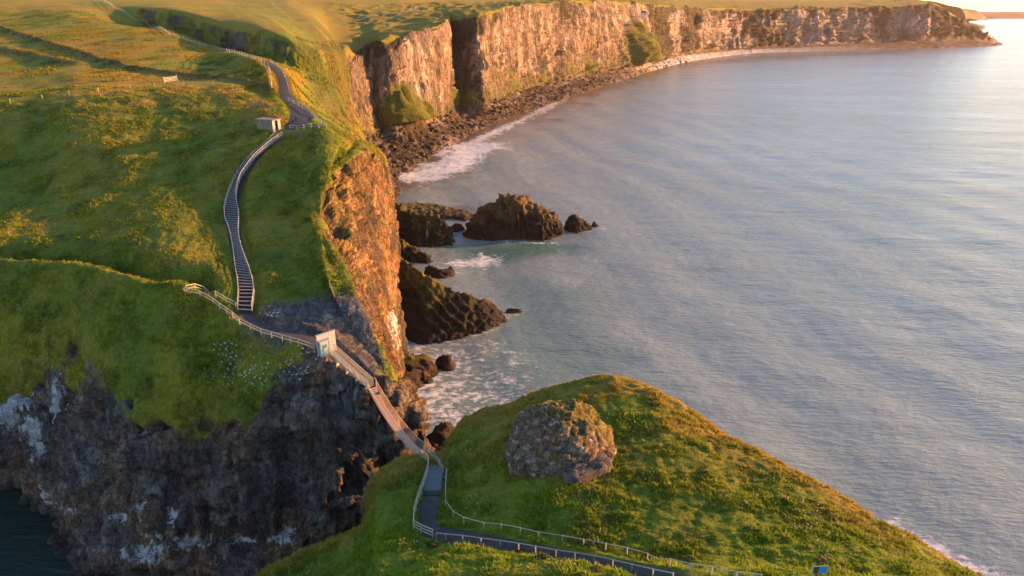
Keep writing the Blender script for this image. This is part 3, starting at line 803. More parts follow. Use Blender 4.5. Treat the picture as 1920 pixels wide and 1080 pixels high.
# the rim along the chasm stands a little proud, the outcrop's hollow is pressed in later by the rock itself
carve(VI, LV, path_isl, 1.15, 1.0, -0.10, 6.0, 4.2)
VI2 = VI.reshape(ni, nj, 3)
NIf = grid_normals(VI2)
if NIf[:, 100, 2].mean() < 0: NIf = -NIf
NIf = NIf.reshape(-1, 3)
ci = grass_tint(VI, 50)
ci = mix(ci, (0.125, 0.190, 0.010), 0.7 * sstep(-0.3, 0.3, fbm(VI, 11, 2, 231)))
ci = mix(ci, (0.24, 0.16, 0.030), 0.75 * sstep(3.2, 4.0, LV + 0.6 * en))  # rim turf turned golden, imitating low sun on the edge
ri = mix((0.10, 0.085, 0.07), (0.17, 0.11, 0.06), sstep(-.2, .3, fbm(VI, 4, 3, 232)))
ci = mix(ci, ri, irock)
iq = grid_quads(ni, nj)
isr = irock[iq].mean(1) > 0.5
for sel, name, mat, lab, cat in ((~isr, "island_hill", "turf", "steep green grassy top of the near island", "hill"),
                                 (isr, "island_cliff", "basalt", "rock sides of the near island above the sea", "cliff")):
    q = iq[sel]; ids, inv = np.unique(q, return_inverse=True)
    me = np_mesh(name, VI[ids], inv.reshape(-1, 4), M[mat]); add_col(me, "tint", ci[ids])
    tag(link(name, me), lab, cat, kind="structure")

bvhM = bvh_of([GV], 1)
bvhJ = bvh_of([VI2], 1)
def ground(x, y):
    best = None
    for t in (bvhM, bvhJ):
        loc, n, i, d = t.ray_cast(Vector((x, y, 200)), Vector((0, 0, -1)))
        if loc is not None and (best is None or loc.z > best): best = loc.z
    return best if best is not None else 0.0
def on_ground(p): return Vector((p[0], p[1], ground(p[0], p[1])))
def hm(px, py): return hit(px, py, bvhM)
def hj(px, py): return hit(px, py, bvhJ)

# ------------------------------------------------------------------ sea
def axis(a, b, step, lo, hi, g):
    mid = np.arange(a, b + step, step); up = [mid[-1]]; s = step
    while up[-1] < hi: s *= g; up.append(up[-1] + s)
    dn = [mid[0]]; s = step
    while dn[-1] > lo: s *= g; dn.append(dn[-1] - s)
    return np.concatenate([np.array(dn[1:])[::-1], mid, np.array(up[1:])])
ax = axis(-110, 160, 1.4, -26000, 26000, 1.09)
ay = axis(70, 440, 1.5, -9000, 34000, 1.06)
WX, WY = np.meshgrid(ax, ay, indexing='ij')
wp = np.stack([WX.ravel(), WY.ravel(), np.zeros(WX.size)], 1)
fade = 1 - sstep(250, 700, np.hypot(wp[:, 0], wp[:, 1] - 200))
sw_dir = np.array((0.96, 0.28)); ph = wp[:, :2] @ sw_dir
warp = 16 * fbm(wp, 60, 3, 301)
wp[:, 2] = fade * (0.20 * np.sin((ph + warp) / 34 * 2 * np.pi) + 0.02 * np.sin((ph * 0.9 + wp[:, 0] * 0.3 + warp) / 7.7 * 2 * np.pi) + 0.10 * fbm(wp, 4, 2, 303))
foam = np.zeros(len(wp)); brown = np.zeros(len(wp)); teal = np.zeros(len(wp))
def foam_line(px, half, amt, arr):
    ln = np.array([Z(x, y, 0) for x, y in px])
    lo, hi = ln[:, :2].min(0) - 4 * half, ln[:, :2].max(0) + 4 * half
    idx = np.nonzero((wp[:, 0] > lo[0]) & (wp[:, 0] < hi[0]) & (wp[:, 1] > lo[1]) & (wp[:, 1] < hi[1]))[0]
    d, _, _, _ = polydist(wp[idx, :2], ln)
    d = d * (1 + 0.9 * fbm(wp[idx], half * 1.0, 4, 311, 0.65)) + 0.35 * half * fbm(wp[idx], half * 0.35, 2, 312)
    arr[idx] = np.maximum(arr[idx], amt * (1 - sstep(0.1 * half, half, d)))
foam_line([(800,328),(840,312),(870,292),(898,272)], 26, 0.95, foam)
foam_line([(785,338),(830,318),(868,285),(905,258),(950,238)], 9, 0.9, foam)
foam_line([(905,258),(950,238),(1000,214),(1030,200),(1040,190)], 10, 0.75, foam)
foam_line([(985,225),(1020,203),(1060,185)], 8, 0.6, foam)
foam_line([(860,495),(885,490),(915,487)], 9, 0.85, foam)
foam_line([(770,640),(820,635),(870,625),(910,615)], 6, 0.55, foam)
foam_line([(765,700),(800,740),(850,770),(860,790)], 18, 0.62, foam)
foam_line([(800,770),(850,730),(900,720),(960,740)], 16, 0.52, foam)
foam_line([(775,650),(850,680),(870,720),(780,780)], 20, 0.55, foam)
foam_line([(880,440),(960,455),(1045,455)], 3, 0.55, foam)
foam_line([(1050,435),(1130,430)], 3, 0.5, foam)
foam_line([(900,600),(950,590),(990,580)], 4, 0.5, foam)
foam_line([(720,480),(800,490),(850,510)], 9, 0.35, foam)
foam_line([(1180,142),(1250,120),(1320,112),(1420,100)], 14, 0.7, foam)
foam_line([(1190,148),(1165,155)], 10, 0.5, foam)
foam_line([(1670,985),(1740,1030),(1840,1085),(1930,1140)], 7, 0.85, foam)
foam_line([(150,1035),(165,1045)], 1.6, 0.8, foam)
foam_line([(480,1065),(560,1050)], 2.0, 0.5, foam)
foam_line([(740,335),(800,300),(900,245),(1000,205),(1100,172),(1250,125)], 34, 1.0, brown)
foam_line([(720,400),(780,400),(860,395)], 16, 0.7, brown)
foam_line([(1250,122),(1500,105),(1700,97)], 60, 0.9, brown)
foam_line([(1000,465),(930,475)], 22, 0.9, teal)
foam_line([(1050,560),(1000,640),(980,720),(900,760)], 26, 0.5, teal)
cliff_shade = np.zeros(len(wp)); foam_line([(-200,1000),(60,1010),(140,1070),(400,1100),(640,1090)], 40, 1.5, cliff_shade); cliff_shade = np.clip(cliff_shade, 0, 1)  # shade of the cliffs on the water, kept as a darker base colour

def water_material():
    m, nt, bs = new_mat("sea_water")
    co = nnode(nt, "ShaderNodeTexCoord").outputs["Object"]
    fo = attr(nt, "foam").outputs["Fac"]; br = attr(nt, "brown").outputs["Fac"]; te = attr(nt, "teal").outputs["Fac"]
    base = mixc(nt, 'MIX', te, (0.200, 0.260, 0.262), (0.060, 0.150, 0.130))
    base = mixc(nt, 'MIX', br, base, (0.120, 0.088, 0.066))
    base = mixc(nt, 'MIX', attr(nt, "cliff_shade").outputs["Fac"], base, (0.006, 0.030, 0.024))
    # foam: broken web
    d1 = noise_n(nt, co, 0.12, 6, 0.65)
    wv = nnode(nt, "ShaderNodeVectorMath", operation='ADD'); nt.links.new(co, wv.inputs[0])
    scl = nnode(nt, "ShaderNodeVectorMath", operation='SCALE'); nt.links.new(d1.outputs[1], scl.inputs[0]); scl.inputs["Scale"].default_value = 7.0
    nt.links.new(scl.outputs[0], wv.inputs[1])
    web = noise_n(nt, mapping(nt, wv.outputs[0], (0.7, 1.2, 1)), 0.55, 7, 0.72)
    fsum = mathn(nt, 'ADD', mathn(nt, 'MULTIPLY', fo, 0.68), mathn(nt, 'MULTIPLY', mathn(nt, 'SUBTRACT', web.outputs[0], 0.5), 2.3))
    fm = nnode(nt, "ShaderNodeMapRange", interpolation_type='SMOOTHSTEP'); nt.links.new(fsum, fm.inputs[0])
    fm.inputs[1].default_value = 0.27; fm.inputs[2].default_value = 0.66
    fk = mathn(nt, 'MULTIPLY', fm.outputs[0], mathn(nt, 'MULTIPLY', fo, 4.0, True))
    col = mixc(nt, 'MIX', fk, base, (0.60, 0.63, 0.67))
    nt.links.new(col, bs.inputs["Base Color"])
    rr = mathn(nt, 'ADD', 0.20, mathn(nt, 'MULTIPLY', fk, 0.6)); nt.links.new(rr, bs.inputs["Roughness"])
    bs.inputs["IOR"].default_value = 1.33
    bs.inputs["Specular IOR Level"].default_value = 0.5
    # ripples: wind chop, elongated across the wind; swell; calm slicks
    w1 = noise_n(nt, mapping(nt, co, (0.36, 1.0, 1), (0, 0, R(10))), 0.95, 5, 0.62)
    w2 = noise_n(nt, mapping(nt, co, (0.4, 1.0, 1), (0, 0, R(-14))), 0.16, 3, 0.5)
    w3 = noise_n(nt, mapping(nt, co, (0.30, 1.0, 1), (0, 0, R(28))), 0.035, 3, 0.5)
    slick = noise_n(nt, mapping(nt, co, (0.5, 1.0, 1), (0, 0, R(30))), 0.012, 4, 0.6)
    sl = nnode(nt, "ShaderNodeMapRange"); nt.links.new(slick.outputs[0], sl.inputs[0])
    sl.inputs[1].default_value = 0.35; sl.inputs[2].default_value = 0.65; sl.inputs[3].default_value = 0.55; sl.inputs[4].default_value = 1.15
    n = bump(nt, w3.outputs[0], 1.0, 2.2)
    n = bump(nt, w2.outputs[0], 1.0, 0.6, n)
    b = nnode(nt, "ShaderNodeBump"); nt.links.new(w1.outputs[0], b.inputs["Height"]); nt.links.new(n, b.inputs["Normal"])
    b.inputs["Distance"].default_value = 0.5; nt.links.new(sl.outputs[0], b.inputs["Strength"])
    nt.links.new(b.outputs[0], bs.inputs["Normal"])
    return m
M["sea"] = water_material()
wm = np_mesh("water", wp, grid_quads(len(ax), len(ay)), M["sea"])
add_float(wm, "foam", foam); add_float(wm, "brown", brown); add_float(wm, "teal", teal); add_float(wm, "cliff_shade", cliff_shade)
print("water", len(wp))
tag(link("water", wm), "wide grey blue sea with long swell and foam near the rocks", "sea", kind="structure")

# ------------------------------------------------------------------ land far along the coast
def far_land(name, prof, depth, colr, lab, seed):
    """prof: (px, py of skyline, Y, foot py) from left to right"""
    ctr = []
    for px, py, Y, fy in prof:
        top = np.array(P(px, py, Y)); top[2] = max(top[2], 1.0)
        f = np.array(Z(px, fy, 0)); bk = top + np.array((0, depth, -top[2] - 4)); f2 = f + np.array((0, -20, -6))
        ctr.append([f2, f, 0.5 * (f + top) + np.array((0, -0.1 * abs(top[1] - f[1]), top[2] * 0.22)), top, 0.5 * (top + bk) + np.array((0, 0, top[2] * 0.3)), bk])
    u = np.linspace(0, len(ctr) - 1, len(ctr) * 14); v = np.linspace(0, 5, 60)
    g = pchip(np.swapaxes(pchip(np.array(ctr), u), 0, 1), v).swapaxes(0, 1)
    q = g.reshape(-1, 3)
    q = q + np.stack([0 * q[:, 0], 30 * fbm(q, 180, 3, seed), 5 * fbm(q, 160, 4, seed + 3) * (q[:, 2] > 2)], 1)
    me = np_mesh(name, q, grid_quads(len(u), len(v)), M["limestone"])
    c = mix(np.array(colr), np.array(colr) * 0.55, sstep(-0.3, 0.3, fbm(q, 140, 4, seed + 5)))
    add_col(me, "tint", c)
    tag(link(name, me), lab, "headland", kind="structure")
far_land("headland", [(1690,4,2700,45),(1740,2,2700,44),(1770,9,2720,43),(1795,14,2740,42),(1808,24,2760,41.5),(1814,36,2790,41)], 600, (0.10, 0.075, 0.030), "brown rounded headland just behind the end of the pale cliffs", 401)
far_land("distant_land", [(1770,20,5600,35),(1830,22,5600,35),(1860,23,5700,35),(1900,22.5,5800,35),(1960,24,5900,35),(2100,22,6000,35)], 1500, (0.06, 0.055, 0.035), "low strip of distant land on the horizon", 411)

# ------------------------------------------------------------------ sea rocks
def spine_rock(name, spine, wid, label, cat, seed, amp=0.12, base_col=(0.060, 0.042, 0.034), top_col=None, p=1.6, blk=1.0, group=None, mat="stone", strata=None, res=0.42):
    """a craggy rock along a spine of (x, y, top height); wid = half widths"""
    sp = np.array(spine, dtype=float); w = np.array(wid, dtype=float)
    L = np.linalg.norm(np.diff(sp[:, :2], axis=0), axis=1).sum()
    n = int(np.clip(L / res, 16, 120)); u = np.linspace(0, len(sp) - 1, n)
    s = pchip(sp, u); ww = pchip(w[:, None], u)[:, 0]
    tang = np.gradient(s[:, :2], axis=0); tang /= np.maximum(np.linalg.norm(tang, axis=1, keepdims=True), 1e-6)
    nor = np.stack([tang[:, 1], -tang[:, 0]], 1)
    m = int(np.clip(2 * w.max() / res + 12, 18, 84)); c = np.linspace(-1, 1, m)
    prof = 1 - np.abs(c) ** p
    g = np.zeros((n, m, 3))
    g[:, :, :2] = s[:, None, :2] + nor[:, None, :] * (ww[:, None] * c[None, :])[:, :, None]
    g[:, :, 2] = -2.0 + (s[:, 2:3] + 2.0) * prof[None, :]
    nr = grid_normals(g)
    if nr[n // 2, m // 2, 2] < 0: nr = -nr
    q = g.reshape(-1, 3); nr = nr.reshape(-1, 3); hgt = max(sp[:, 2].max(), 1.0)
    st = (1, 1, 1) if strata is None else strata
    big = max(hgt, w.max())
    dsp = amp * big * (1.0 * ridged(q, big * 0.6, 5, seed, 0.65, st) + blk * 0.9 * blocks(q, (big * 0.26,) * 2 + (big * 0.5,), seed + 5) + blk * 0.55 * blocks(q, (big * 0.12, big * 0.12, big * 0.2), seed + 6) + 0.3 * blocks(q, (big * 0.06,) * 3, seed + 9))
    if blk < 1:
        sq = (q @ np.array((0.72, 0.25, 0.62))) / 2.3 + 0.35 * fbm(q, 6, 3, seed + 11); fz = sq - np.floor(sq)
        dsp += 1.15 * (fz ** 1.6) * (0.6 + 0.5 * _h(np.floor(sq).astype(np.int64), np.zeros(len(q), dtype=np.int64), np.zeros(len(q), dtype=np.int64), seed))
    dsp -= dsp.mean() + 0.25 * dsp.std()
    q = q + nr * dsp[:, None]
    base = Vector((float(s[n // 2, 0]), float(s[n // 2, 1]), 0))
    me = np_mesh(name, q - np.array(base), grid_quads(n, m), M[mat], False)
    c_ = mix(np.array(base_col) * 0.20, np.array(base_col) * 0.50, sstep(-0.3, 0.3, fbm(q, big * 0.3, 3, seed + 7)))
    if top_col is not None:
        c_ = mix(c_, top_col, 0.85 * sstep(0.35, 0.75, q[:, 2] / hgt + 0.35 * fbm(q, big * 0.25, 3, seed + 8)) * sstep(0.15, 0.5, nr[:, 2]))
    c_ = mix(c_, (0.022, 0.018, 0.016), 0.8 * sstep(1.4, 0.3, q[:, 2]))
    add_col(me, "tint", c_)
    return tag(link(name, me, None, base), label, cat, group)

def wz(px, py, z=0): 
    p = Z(px, py, 0); return p[0], p[1], z
# big stack: tops measured against its waterline
def top_at(px, py_top, Y): return P(px, py_top, Y)[2]
Ys = Z(960, 438, 0)[1]
def stx(px): return (px - 960) / FPX * (Ys * CP + CAM_H * SP)
spine_rock("sea_stack", [(stx(879), Ys + 1, -1.5), (stx(890), Ys, top_at(888,402,Ys)), (stx(910), Ys, top_at(910,386,Ys)), (stx(930), Ys, top_at(930,378,Ys)), (stx(945), Ys + 1, top_at(945,366,Ys)), (stx(975), Ys + 1, top_at(975,367,Ys)),
                         (stx(990), Ys, top_at(990,381,Ys)), (stx(1010), Ys - 1, top_at(1010,382,Ys)), (stx(1028), Ys - 2, top_at(1028,394,Ys)), (stx(1036), Ys - 3, top_at(1036,408,Ys)), (stx(1041), Ys - 4, -1.5)],
           [5, 7, 8.5, 9, 9.5, 9.5, 9, 8.5, 8, 7, 4], "big dark craggy sea stack standing alone in the bay", "sea stack", 501, 0.085, (0.075, 0.045, 0.034), (0.15, 0.095, 0.035), 2.6)
def rock_px(name, pts, wid, label, seed, cat="rock", **kw):
    """pts: (px, waterline py, top py) along the rock"""
    sp = []
    for px, wy, ty in pts:
        p = Z(px, wy, 0); sp.append((p[0], p[1], P(px, ty, p[1])[2] if ty is not None else -1.5))
    return spine_rock(name, sp, wid, label, cat, seed, **kw)
rock_px("sea_rock", [(1062,434,None),(1068,432,408),(1078,431,403),(1091,430,411),(1102,430,422),(1110,431,None)], [3,4.5,5,4.5,3,2], "rounded dark rock standing just right of the big sea stack", 511, p=2.2, group="dark rocks in the sea")
rock_px("sea_rock", [(1106,425,None),(1113,425,416),(1120,425,420),(1128,426,None)], [1.5,2,2,1], "smallest dark rock, low in the water beyond the rounded rock", 513, group="dark rocks in the sea")
rock_px("sea_rock", [(842,432,None),(850,432,420),(862,430,418),(874,430,None)], [2,3,3,2], "low dark rock between the shore ridge and the big sea stack", 515, group="dark rocks in the sea")
rock_px("rock_ridge", [(700,440,370),(730,440,380),(760,446,392),(790,452,405),(815,455,408),(835,456,415),(850,458,None)], [10,9,8,7.5,6.5,5,3], "shorter dark rock ridge running from the cliff foot toward the big stack", 521, "rock ridge", amp=0.10, base_col=(0.052,0.042,0.036), top_col=(0.10,0.09,0.022), p=1.5, group="rock ridges below the headland")
rock_px("rock_ridge", [(700,560,440),(735,580,470),(770,600,490),(810,615,522),(850,615,540),(890,610,556),(920,604,572),(945,598,586),(960,595,None)], [14,13,11.5,10,8,6.5,5,3,1.5], "longer dark slabby ridge with green back sloping down into the sea", 523, "rock ridge", amp=0.075, base_col=(0.060,0.050,0.044), top_col=(0.13,0.125,0.022), p=1.3, group="rock ridges below the headland", strata=(2.2,0.35,1.4), blk=0.15)
rock_px("rock_ridge", [(715,478,440),(745,482,445),(775,486,462),(800,492,478),(812,494,None)], [6,5.5,4.5,3,1.5], "grassy rock spur between the two dark ridges under the orange cliff", 525, "rock ridge", amp=0.10, base_col=(0.075,0.058,0.045), top_col=(0.15,0.12,0.025), p=1.5, group="rock ridges below the headland")
rock_px("sea_rock", [(795,512,None),(805,514,496),(825,520,506),(845,516,500),(852,512,None)], [2,3,2.5,2,1], "flat dark rock in the foamy cove between the ridges", 531, group="dark rocks in the sea")
rock_px("sea_rock", [(765,628,None),(790,636,622),(840,630,612),(880,626,616),(905,625,None)], [2,3.5,4,3,1], "low ragged dark reef below the long slabby ridge", 533, group="dark rocks in the sea", amp=0.16)
rock_px("sea_rock", [(940,588,None),(955,585,578),(972,584,579),(988,582,None)], [1,1.4,1.1,.6], "string of tiny rocks off the tip of the long ridge", 535, group="dark rocks in the sea")
rock_px("shore_rock", [(735,705,None),(748,708,650),(775,704,662),(800,700,670),(815,698,None)], [4,6,5,3.5,2], "brown and green rock mass at the foot of the orange cliff", 541, base_col=(0.105,0.062,0.042), top_col=(0.11,0.12,0.02), group="brown rocks at the cliff foot", amp=0.13)
rock_px("shore_rock", [(815,682,None),(824,686,668),(840,688,666),(858,684,None)], [1.5,2.5,2.5,1.5], "brown rock standing out in the foam below the cliff", 543, base_col=(0.085,0.055,0.042), group="brown rocks at the cliff foot")
rock_px("shore_rock", [(745,730,None),(760,728,700),(780,720,690),(800,716,None)], [3,4,3,1.5], "dark rock beside the sunlit cliff edge above the bridge", 545, base_col=(0.08,0.05,0.035), group="brown rocks at the cliff foot")
rock_px("shore_rock", [(786,716,None),(796,716,706),(808,715,708),(816,714,None)], [1,1.6,1.4,.8], "small wet rock in the surf under the cliff", 547, base_col=(0.06,0.045,0.04), group="brown rocks at the cliff foot")
rock_px("shore_rock", [(800,850,None),(812,850,808),(830,845,800),(850,840,812),(862,838,None)], [2.5,4,4,3.5,2], "brown boulders wedged in the gap beyond the rope bridge", 549, base_col=(0.085,0.052,0.042), group="brown rocks at the cliff foot", amp=0.2)
rock_px("rock_shelf", [(715,395,None),(740,398,388),(790,396,388),(840,402,396),(880,408,403),(893,410,None)], [8,13,14,11,7,3], "flat olive weed covered rock shelf between the beach and the big stack", 553, "rock shelf", amp=0.03, base_col=(0.12,0.085,0.04), top_col=(0.13,0.11,0.04), p=3.0)
spine_rock("cave_rock", [wz(480,1060,-1), wz(490,1058,6.0), wz(510,1056,7.5), wz(528,1056,6.0), wz(540,1056,-1)], [2,3,3.4,3,2], "rounded black rock at the foot of the shaded cliff", "rock", 551, 0.07, (0.030,0.030,0.032), None, 2.4)

# loose rocks of the beach, far too many to count
def ico(sub):
    bm = bmesh.new(); bmesh.ops.create_icosphere(bm, subdivisions=sub, radius=1.0)
    v = np.array([p.co[:] for p in bm.verts]); f = np.array([[x.index for x in q.verts] for q in bm.faces]); bm.free(); return v, f
iv1, if1 = ico(1)
def scatter_rocks(name, pos, size, seed, lab, tint_a, tint_b):
    n = len(pos); r = np.random.default_rng(seed)
    vv = np.repeat(iv1[None], n, 0) * (0.75 + 0.5 * r.random((n, len(iv1), 1)))
    ang = r.random(n) * 6.28; ca, sa = np.cos(ang), np.sin(ang)
    sc3 = size[:, None] * (0.6 + 0.8 * r.random((n, 3))) * np.array((1.2, 1, 0.7))
    vv = vv * sc3[:, None, :]
    x = vv[:, :, 0] * ca[:, None] - vv[:, :, 1] * sa[:, None]; y = vv[:, :, 0] * sa[:, None] + vv[:, :, 1] * ca[:, None]
    vv = np.stack([x, y, vv[:, :, 2]], -1) + pos[:, None, :]
    ff = if1[None] + (np.arange(n) * len(iv1))[:, None, None]
    me = np_mesh(name, vv.reshape(-1, 3), None, M["limestone"], False, ff.reshape(-1, 3))
    t = np.repeat(r.random(n), len(iv1)); add_col(me, "tint", mix(tint_a, tint_b, t))
    return tag(link(name, me), lab, "rubble", kind="stuff")
cand = np.nonzero((V1 > 11.1) & (V1 < 12.0) & (U1 > 14.5) & (U1 < 26))[0]
pick = rng.choice(cand, 2600, replace=False)
scatter_rocks("rubble", V[pick], 0.35 + 1.9 * rng.random(2600) ** 4, 601, "fallen rocks and seaweed covered boulders along the beach", (0.045, 0.030, 0.017), (0.115, 0.085, 0.062))

# ------------------------------------------------------------------ rock outcrop on the island
def outcrop():
    c = hj(1052, 845)
    base = Vector((c.x, c.y + 0.4, c.z - 0.9))
    n, m = 150, 90
    th = np.linspace(0, 2 * np.pi, n, endpoint=False); ph_ = np.linspace(0.0, math.pi * 0.62, m)
    T, Ph = np.meshgrid(th, ph_, indexing='ij')
    d = np.stack([np.sin(Ph) * np.cos(T), np.sin(Ph) * np.sin(T), np.cos(Ph)], -1).reshape(-1, 3)
    q = np.sign(d) * np.abs(d) ** 1.0 * np.array((6.5, 5.6, 5.2))
    q[:, 2] += 0.35 * q[:, 1]                       # the block leans up the hill
    w = q + np.array(base)
    disp = 0.32 * ridged(w, 4.5, 3, 621) + 0.30 * blocks(w, (1.7, 1.7, 1.4), 622) + 0.10 * blocks(w, (0.5, 0.5, 0.6), 623) + 0.12 * ridged(w, 0.8, 2, 624)
    q = q + d * disp[:, None]
    # the split ledge low on the camera side
    led = (q[:, 2] < -0.2) & (q[:, 1] < 0) & (q[:, 0] > -1.0)
    q[led] += d[led] * -0.75 * np.array((1, 1, 0))
    idx = np.arange(n * m).reshape(n, m); i2 = np.roll(idx, -1, 0)
    quads_ = np.stack([idx[:, :-1], idx[:, 1:], i2[:, 1:], i2[:, :-1]], -1).reshape(-1, 4)
    w = q + np.array(base)
    cc = mix((0.130, 0.090, 0.058), (0.190, 0.145, 0.100), sstep(-.3, .3, fbm(w, 2.2, 3, 631)))
    cc = mix(cc, (0.46, 0.44, 0.42), 0.75 * sstep(0.33, 0.52, fbm(w, 0.5, 3, 632) + 0.1 * d[:, 2]))
    cc = mix(cc, (0.20, 0.12, 0.03), 0.7 * sstep(0.25, 0.5, fbm(w, 1.6, 3, 633)))
    cc = mix(cc, (0.115, 0.12, 0.13), 0.9 * led)
    gt = sstep(0.50, 0.72, d[:, 2] * 0.70 + 0.50 * d[:, 1] + 0.38 * d[:, 0] + 0.25 * fbm(w, 2, 3, 634))
    cc = mix(cc, (0.15, 0.125, 0.022), gt)
    th_ = empty("rock_outcrop", base, "huge rounded lichen covered rock set in the island's grass", "rock")
    me = np_mesh("rock_body", q, quads_[:, ::-1], M["stone"]); add_col(me, "tint", cc)
    link("rock_body", me, th_)
    a = hj(1062, 912); b = hj(1146, 884); mid = (a + b) / 2
    yaw = math.atan2(b.y - a.y, b.x - a.x)
    n2, m2 = 60, 32
    T2, F2 = np.meshgrid(np.linspace(0, 2 * np.pi, n2, endpoint=False), np.linspace(0.0, math.pi, m2), indexing='ij')
    pw = lambda v, e: np.sign(v) * np.abs(v) ** e
    dd = np.stack([pw(np.sin(F2), .5) * pw(np.cos(T2), .5), pw(np.sin(F2), .5) * pw(np.sin(T2), .5), pw(np.cos(F2), .35)], -1).reshape(-1, 3)
    qq = dd * np.array(((b - a).length * 0.50, 1.7, 0.62))
    qq[:, 2] += 0.10 * qq[:, 0]
    qq = qq + dd * (0.16 * ridged(qq, 2.0, 3, 641) + 0.08 * blocks(qq, (0.8, 0.8, 0.5), 642))[:, None]
    c_, s_ = math.cos(yaw), math.sin(yaw)
    qq = np.stack([qq[:, 0] * c_ - qq[:, 1] * s_, qq[:, 0] * s_ + qq[:, 1] * c_, qq[:, 2]], 1) + np.array(mid - base) + np.array((-0.3, 1.35, 0.45))
    ix = np.arange(n2 * m2).reshape(n2, m2); ix2 = np.roll(ix, -1, 0)
    mes = np_mesh("ledge_slab", qq, np.stack([ix[:, :-1], ix[:, 1:], ix2[:, 1:], ix2[:, :-1]], -1).reshape(-1, 4)[:, ::-1], M["stone"])
    add_col(mes, "tint", mix((0.100, 0.088, 0.076), (0.150, 0.130, 0.112), sstep(-.3, .3, fbm(qq, 1.5, 3, 643)))); tag(link("ledge_slab", mes, th_), "smooth grey ledge split off under the big rock")
    return th_, gt, w
OUT, gt_out, w_out = outcrop()

# ------------------------------------------------------------------ turf blades, flowers
def tuft_mesh(pos, nrm, h, tint, blades, seed, lean=0.55, width=0.16):
    r = np.random.default_rng(seed); n = len(pos); B = blades
    ang = r.random((n, B)) * 2 * np.pi
    rad = (r.random((n, B)) ** 0.7) * h[:, None] * 0.55
    hh = h[:, None] * (0.6 + 0.7 * r.random((n, B)))
    bx = pos[:, None, 0] + np.cos(ang) * rad; by = pos[:, None, 1] + np.sin(ang) * rad
    bz = pos[:, None, 2] - 0.06 - (nrm[:, None, 0] * np.cos(ang) + nrm[:, None, 1] * np.sin(ang)) * rad / np.maximum(nrm[:, None, 2], 0.35)
    la = ang + (r.random((n, B)) - 0.5) * 1.6
    lx = np.cos(la) * hh * lean * r.random((n, B)) + nrm[:, None, 0] * hh * 0.5 - 0.12 * hh
    ly = np.sin(la) * hh * lean * r.random((n, B)) + nrm[:, None, 1] * hh * 0.5 
    wd = hh * width; wx = -np.sin(la + 0.6) * wd; wy = np.cos(la + 0.6) * wd
    v = np.stack([np.stack([bx - wx, by - wy, bz], -1), np.stack([bx + wx, by + wy, bz], -1), np.stack([bx + lx, by + ly, bz + hh * 0.85], -1)], 2)
    v = v.reshape(-1, 3); t = np.arange(len(v)).reshape(-1, 3)
    c = np.repeat(tint, B, 0) * (0.85 + 0.4 * r.random((n * B, 1)))
    return v, t, np.repeat(c, 3, 0)

def scatter_on(Vg, quads_, weight, n, seed):
    r = np.random.default_rng(seed)
    a, b, c, d_ = (Vg[quads_[:, k]] for k in range(4))
    area = 0.5 * np.linalg.norm(np.cross(c - a, d_ - b), axis=1) * weight
    pr = area / area.sum()
    f = r.choice(len(quads_), n, p=pr)
    s, t = r.random((n, 1)), r.random((n, 1))
    pos = (a[f] * (1 - s) + b[f] * s) * (1 - t) + (d_[f] * (1 - s) + c[f] * s) * t
    return pos, f

